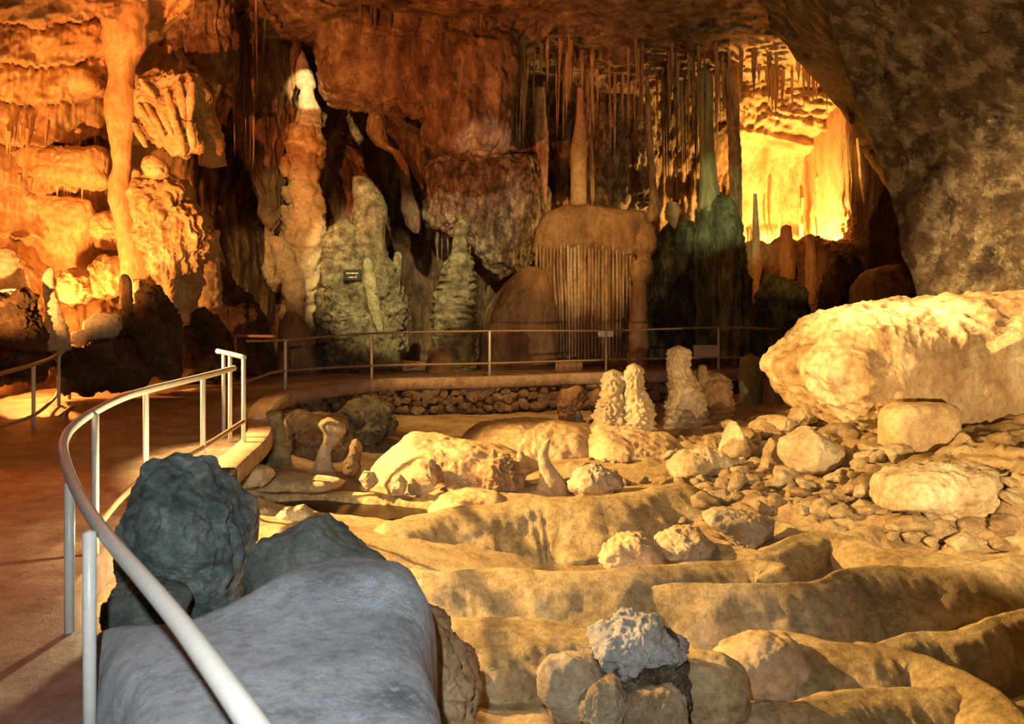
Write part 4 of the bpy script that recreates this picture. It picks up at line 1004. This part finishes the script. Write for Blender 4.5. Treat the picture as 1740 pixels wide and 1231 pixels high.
spire('long_stalactite', [(1004, 225, 2), (1005, 280, 4), (1007, 330, 4), (1007, 356, 2)], 20.6, M_STAL, 'thin pale stalactite close right of the tan column', 'stalactite', seed=120, amp=.1, seg=16)
spire('thin_red_column', [(1099, 130, 3), (1101, 180, 5), (1103, 230, 5), (1106, 280, 6), (1110, 320, 6), (1113, 345, 9), (1110, 360, 13), (1106, 376, 9)], 19.8, M_STAL, 'thin reddish column with a knobbed foot right of the dome', 'column', seed=121, amp=.12)
spire('beaded_stalagmite', [(1098, 382, 6), (1098, 392, 12), (1097, 405, 19), (1097, 424, 20), (1094, 438, 11), (1092, 450, 20), (1090, 466, 20), (1088, 482, 12), (1086, 510, 13), (1085, 545, 15), (1085, 650, 20)], 19.1, M_BROWN, 'beaded brown stalagmite of stacked knobs right of the organ pipes', 'stalagmite', seed=122, amp=.10, knob=.08)
t = empty('green_column', W(1225, 640, 20.4), 'algae-green fluted column left of the glowing niche', 'column')
spire('shaft', [(1196, 120, 9), (1197, 140, 13), (1199, 200, 12), (1202, 260, 12), (1205, 320, 15), (1206, 360, 20)], 20.3, stone('olive_column', (.26, .24, .11), (.42, .40, .20), (.54, .52, .30), 3, .6, 10, streak=.3), parent=t, seed=123, amp=.06, flute=.10, ffreq=6)
boulder('fluted_body', [(1190, 400), (1194, 350), (1212, 335), (1236, 336), (1250, 375), (1258, 430), (1264, 500), (1262, 650), (1200, 650), (1192, 500)], 20.4, (.55, .6), M_GREEN, parent=t, seed=124, res=(150, 130), amp=.07, freq=3, flute=.14, ffreq=4, fstretch=.12, strata=.05, sfreq=3.5)
mass('dark_green_drapery', [(1118, 440), (1130, 400), (1165, 380), (1195, 400), (1205, 500), (1200, 660), (1100, 660), (1105, 520)], 21.2, (.5, .7), M_DKGREEN2, 'dark green fringed drapery between the beaded stalagmite and the green column', 'drapery', 125, flute=.14, ffreq=4)
spire('orange_edge_column', [(1240, 60, 14), (1243, 140, 11), (1246, 220, 10), (1250, 300, 10), (1252, 380, 8), (1258, 450, 7), (1262, 520, 5), (1256, 560, 2)], 21.2, M_STAL, 'ragged orange column edging the left side of the glowing niche', 'column', seed=126, amp=.15, flute=.15, ffreq=6)
spire('orange_claw', [(1142, 345, 8), (1142, 360, 12), (1143, 375, 9), (1146, 388, 2)], 20.2, M_ORANGE, 'small orange claw-like stalactite cluster left of the green column', 'stalactite', seed=127, amp=.2, flute=.2, ffreq=8, seg=40)

# ------------------------------------------------------------------ the glowing niche
boulder('niche_fin', [(1420, 60), (1448, 150), (1478, 240), (1498, 285), (1480, 335), (1462, 365), (1456, 430), (1458, 640), (1436, 640), (1432, 300)], 22.6, (.6, 4.5), M_ORANGE, 'thin rock fin closing the right side of the glowing niche', 'rock', seed=130, res=(150, 110), amp=.10, freq=2, flute=.08, ffreq=3, e=(.4, .6), center=(9.0, 4.3))
mass('niche_sill', [(1255, 650), (1258, 440), (1272, 414), (1300, 424), (1322, 410), (1350, 420), (1380, 408), (1420, 420), (1450, 412), (1462, 450), (1464, 650)], 22.3, (.5, .45), M_BROWN, 'brown fluted sill below the glowing niche', 'rock', 140, flute=.12, ffreq=4, e=(.5, .7))
boulder('blue_green_mound', [(1286, 640), (1288, 520), (1296, 480), (1312, 466), (1345, 478), (1366, 492), (1374, 540), (1372, 640)], 20.6, (.45, .5), M_BLUEGREEN, 'blue-green mound below the glowing niche', 'flowstone', seed=131, amp=.09, freq=3, flute=.06, ffreq=4)
N_ = 'stalactites in front of the glowing niche'
spire('niche_stalactite', [(1336, 385, 8), (1336, 415, 12), (1337, 445, 15), (1338, 470, 13), (1338, 492, 7)], 21.2, M_ORANGE, 'thick orange stalactite hanging in front of the blue-green mound', 'stalactite', N_, seed=132, amp=.12)
spire('niche_stalactite', [(1283, 330, 3), (1285, 425, 7), (1287, 448, 11), (1284, 475, 8), (1282, 515, 4)], 21.3, M_ORANGE, 'knobbed orange stalactite at the lower left of the glowing niche', 'stalactite', N_, seed=133, amp=.14)
spire('niche_stalactite', [(1376, 400, 7), (1377, 440, 10), (1377, 490, 11), (1378, 518, 6)], 21.8, M_ORANGE, 'blunt rusty stalactite right of the blue-green mound', 'stalactite', N_, seed=134, amp=.1)
spire('niche_column', [(1391, 300, 6), (1393, 360, 5), (1395, 430, 4), (1396, 540, 5)], 24.3, M_CREAM, 'slim yellow column standing in the glowing niche', 'column', seed=135, amp=.12)
spire('niche_column', [(1412, 250, 9), (1413, 330, 8), (1414, 400, 7), (1414, 430, 3)], 24.2, M_CREAM, 'pale stalactite beside the slim yellow column', 'stalactite', seed=136, amp=.12)
spire('niche_stalactite', [(1462, 235, 7), (1467, 265, 9), (1470, 300, 9), (1470, 325, 6), (1469, 346, 1)], 21.7, M_CREAM, 'bright finger stalactite on the right rim of the glowing niche', 'stalactite', N_, seed=137, amp=.08)
boulder('dark_niche_rock', [(1395, 640), (1400, 500), (1415, 450), (1445, 430), (1462, 470), (1470, 640)], 20.4, (.4, .5), M_DARK, 'dark ragged rock below the right side of the glowing niche', 'rock', seed=138, amp=.10, freq=3, flute=.1, ffreq=4)
boulder('brown_gap_rock', [(1448, 560), (1452, 490), (1475, 460), (1520, 450), (1560, 480), (1580, 560)], 16.5, (.6, .8), M_BROWN, 'brown rock filling the gap behind the overhang', 'rock', seed=139, amp=.06, freq=2)

# ------------------------------------------------------------------ stalactites
SM = {}
def stal_mesh(mat, k):
    key = (mat.name, k)
    if key not in SM:
        r = np.random.default_rng(200 + k)
        n, sg = 14, 9
        tt = np.linspace(0, 1, n)
        rad = (1 - tt ** r.uniform(.8, 1.8)) * .85 + .15 * (1 - tt)
        th = np.arange(sg) / sg * 2 * np.pi
        V = np.stack([np.outer(rad, np.cos(th)), np.outer(rad, np.sin(th)), -np.repeat(tt[:, None], sg, 1)], -1).reshape(-1, 3)
        V[:, :2] *= (1 + .35 * fbm(V * np.array([1.2, 1.2, 5]) + k * 3.3, 3))[:, None]
        V[:, 0] += .5 * perlin(np.stack([V[:, 2] * 2 + k, 0 * V[:, 2], 0 * V[:, 2]], 1))
        SM[key] = make_mesh('stalactite', V, grid_faces(n, sg, True), mat, flip=True)
    return SM[key]
r_ = np.random.default_rng(21)
for (x0, x1), (y0, y1), cnt, (l0, l1), (w0, w1), mat, dy, lab in [
    ((830, 1010), (60, 150), 44, (40, 150), (1.6, 4.2), M_STAL, .0, 'slender stalactite in the fringe above the organ-pipe dome'),
    ((1010, 1240), (70, 150), 50, (40, 170), (1.5, 3.8), M_STAL, .0, 'slender stalactite in the fringe between the thin red column and the green column'),
    ((1255, 1460), (95, 135), 30, (25, 75), (2.5, 6), M_ORANGE, -.3, 'short orange stalactite in the fringe above the glowing niche'),
    ((1262, 1450), (345, 400), 16, (30, 90), (1.6, 3.6), M_ORANGE, -.8, 'orange stalactite in the lower fringe of the glowing niche'),
    ((545, 830), (10, 70), 30, (25, 70), (2.0, 5), M_WALL, .3, 'short reddish stalactite on the hanging rock mass'),
    ((385, 450), (5, 50), 16, (90, 260), (2.0, 5), M_WALL, .1, 'dark stalactite in front of the folded drapery'),
    ((10, 185), (228, 250), 20, (12, 34), (1.8, 4), M_ORANGE, -.35, 'small orange drip in the row above the bulging curtain'),
    ((10, 180), (305, 320), 14, (10, 28), (1.8, 4), M_ORANGE, -.5, 'small orange drip along the lip of the bulging curtain'),
    ((740, 890), (380, 410), 16, (25, 70), (2, 4), M_FROST, -2.4, 'thin stalactite under the frosted rock mass'),
    ((1120, 1200), (110, 160), 20, (70, 230), (2, 4), M_GREENISH, -.6, 'thin pale stalactite left of the green column shaft')]:
    for k in range(cnt):
        px, py = r_.uniform(x0, x1), r_.uniform(y0, y1)
        Y = float(shell_low(np.array([px]), np.array([py]))[0]) + dy - r_.uniform(0, .8)
        ln, w = r_.uniform(l0, l1) / FPX * Y, r_.uniform(w0, w1) / FPX * Y
        o = bpy.data.objects.new('stalactite', stal_mesh(mat, int(r_.integers(6))))
        COL.objects.link(o)
        o.location = W(px, py, Y) + [0, 0, .15]
        o.scale = (w, w, ln + .15)
        o.rotation_euler = (r_.uniform(-.03, .03), r_.uniform(-.03, .03), r_.uniform(0, 6.28))
        tag(o, lab, 'stalactite', lab.split(' in ')[0].split(' on ')[0] + ' fringe')

# ------------------------------------------------------------------ railings and things along the path
t = empty('near_railing', (-1.7, 3.45, .3), 'pale pipe railing sweeping from the bottom edge round the near path', 'railing')
tube('top_rail', [W(a, b, c) for a, b, c in [(520, 1370, 1.42), (430, 1233, 1.78), (365, 1140, 2.1), (300, 1052, 2.5), (240, 980, 2.9), (190, 922, 3.35), (150, 868, 3.95), (122, 815, 4.6), (109, 775, 5.05), (108, 752, 5.3), (120, 730, 5.55), (150, 706, 5.9), (200, 680, 6.5), (248, 664, 7.1), (345, 640, 8.2), (398, 626, 9.3)]], .030, M_RAIL, t, n=200)
for px, Y, top, bot in [(152, 3.42, 905, None), (118, 4.62, 822, .27), (162, 5.95, 704, .36), (248, 7.1, 668, .45), (345, 8.2, 642, .52)]:
    b = .28 if bot is None else bot
    a = W(px, top, Y)
    tube('post', [a, (a[0], Y, b)], .026 if Y < 5 else .024, M_RAIL, t, spline=False)
tube('lower_rail', [W(a, b, c) for a, b, c in [(168, 892, 5.85), (205, 848, 6.4), (248, 812, 7.1), (345, 760, 8.2), (414, 716, 9.7)]], .024, M_RAILDK, t, n=60)
t = empty('step_railing', (-3.2, 9.8, .6), 'short railing section with an orange top bar at the path corner', 'railing')
tube('top_rail', [W(369, 597, 9.9), W(392, 602, 9.8), W(416, 608, 9.7)], .028, M_RAIL, t, n=8)
for px, Y, b in [(380, 10.6, .66), (391, 10.0, .62), (414, 9.7, .6)]:
    a = W(px, 603 if px < 410 else 609, Y)
    tube('post', [a, (a[0], Y, b)], .024, M_RAIL, t, spline=False)
t = empty('far_railing', (-.43, 16.5, .95), 'thin two-bar railing along the far path above the stone wall', 'railing')
FP = [(485, 13.9, 578, .90), (632, 15.95, 567, .95), (832, 16.55, 563, .97), (1030, 17.06, 562, 1.02), (1221, 17.15, 557, 1.05)]
for px, Y, top, b in FP:
    a = W(px, top, Y)
    tube('post', [a, (a[0], Y, b)], .024, M_RAIL, t, spline=False)
tube('top_rail', [W(420, 580, 12.9)] + [W(p, q, y) for p, y, q, b in FP] + [W(1320, 560, 17.2)], .02, M_RAILDK, t, n=80)
tube('lower_rail', [W(412, 652, 12.6), W(445, 640, 13.2)] + [W(p, q, y) for p, y, q in [(485, 13.9, 631), (632, 15.95, 622), (832, 16.55, 618), (1030, 17.06, 612), (1221, 17.15, 608)]] + [W(1320, 610, 17.2)], .022, M_RAILDK, t, n=80)
t = empty('outer_railing', (-6.2, 11, .6), 'dark outer railing on the left side of the path', 'railing')
tube('top_rail', [W(a, b, c) for a, b, c in [(-90, 668, 9.2), (0, 636, 10.2), (57, 620, 10.8), (92, 606, 12.0), (105, 595, 12.8), (150, 586, 13.8), (235, 577, 15.2), (320, 573, 15.9), (400, 571, 15.6), (470, 572, 14.6)]], .026, M_RAILDK, t, n=120)
for px, Y, top, b in [(57, 10.8, 622, .5), (100, 12.4, 602, .6), (118, 13.2, 592, .62), (235, 15.2, 578, .75), (400, 15.6, 572, .8)]:
    a = W(px, top, Y)
    tube('post', [a, (a[0], Y, b)], .024, M_RAIL if px < 110 else M_RAILDK, t, spline=False)
tube('lower_rail', [W(a, b, c) for a, b, c in [(-60, 740, 9.6), (0, 726, 10.2), (57, 706, 10.8), (90, 680, 12.2), (97, 668, 12.6)]], .022, M_RAILDK, t, n=50)
tube('lower_rail', [W(a, b, c) for a, b, c in [(104, 706, 11.2), (130, 692, 12.4), (235, 676, 14.0), (330, 662, 14.2), (412, 652, 12.9)]], .022, M_RAILDK, t, n=60)

for a, b, lab in [(1016.5, 1028.5, 'small white sign on the left side of the far railing post'), (1031.5, 1042, 'small white sign on the right side of the far railing post')]:
    s = empty('sign', W((a + b) / 2, 573, 16.98), lab, 'sign', 'white signs on the far railing')
    box('plate', W((a + b) / 2, 567.5, 16.98), ((b - a) / FPX * 17, .012, .125), M_SIGN, s, bevel=.003)
    box('bracket', W((a + b) / 2, 567.5, 17.0), ((b - a) / FPX * 17 + .03, .014, .03), M_RAIL, s)
s = empty('information_board', W(1199, 625, 18.2), 'tilted pale lilac board standing behind the far railing', 'sign')
box('panel', W(1199, 597, 18.2), (.52, .025, .27), M_BOARD, s, rx=-.35, rz=.06, bevel=.006)
for px in (1184, 1214):
    a = W(px, 600, 18.26); tube('leg', [a, (a[0], a[1] + .05, 1.0)], .015, M_FRAME, s, spline=False)
s = empty('wooden_crate', W(967, 638, 18.3), 'small brown wooden crate standing on the far path', 'crate')
c0 = W(969, 626, 18.3)
box('body', c0 + [0, .03, 0], (.50, .30, .27), M_WOOD, s, bevel=.008)
for k in range(4):
    box('plank', c0 + [-.195 + k * .13, -.13, 0], (.118, .02, .27), M_WOOD, s, bevel=.004)
box('side_board', c0 + [-.29, .0, .0], (.06, .30, .29), M_WOOD, s, bevel=.005)

for o in bpy.data.objects:
    if '_o' in o: del o['_o']
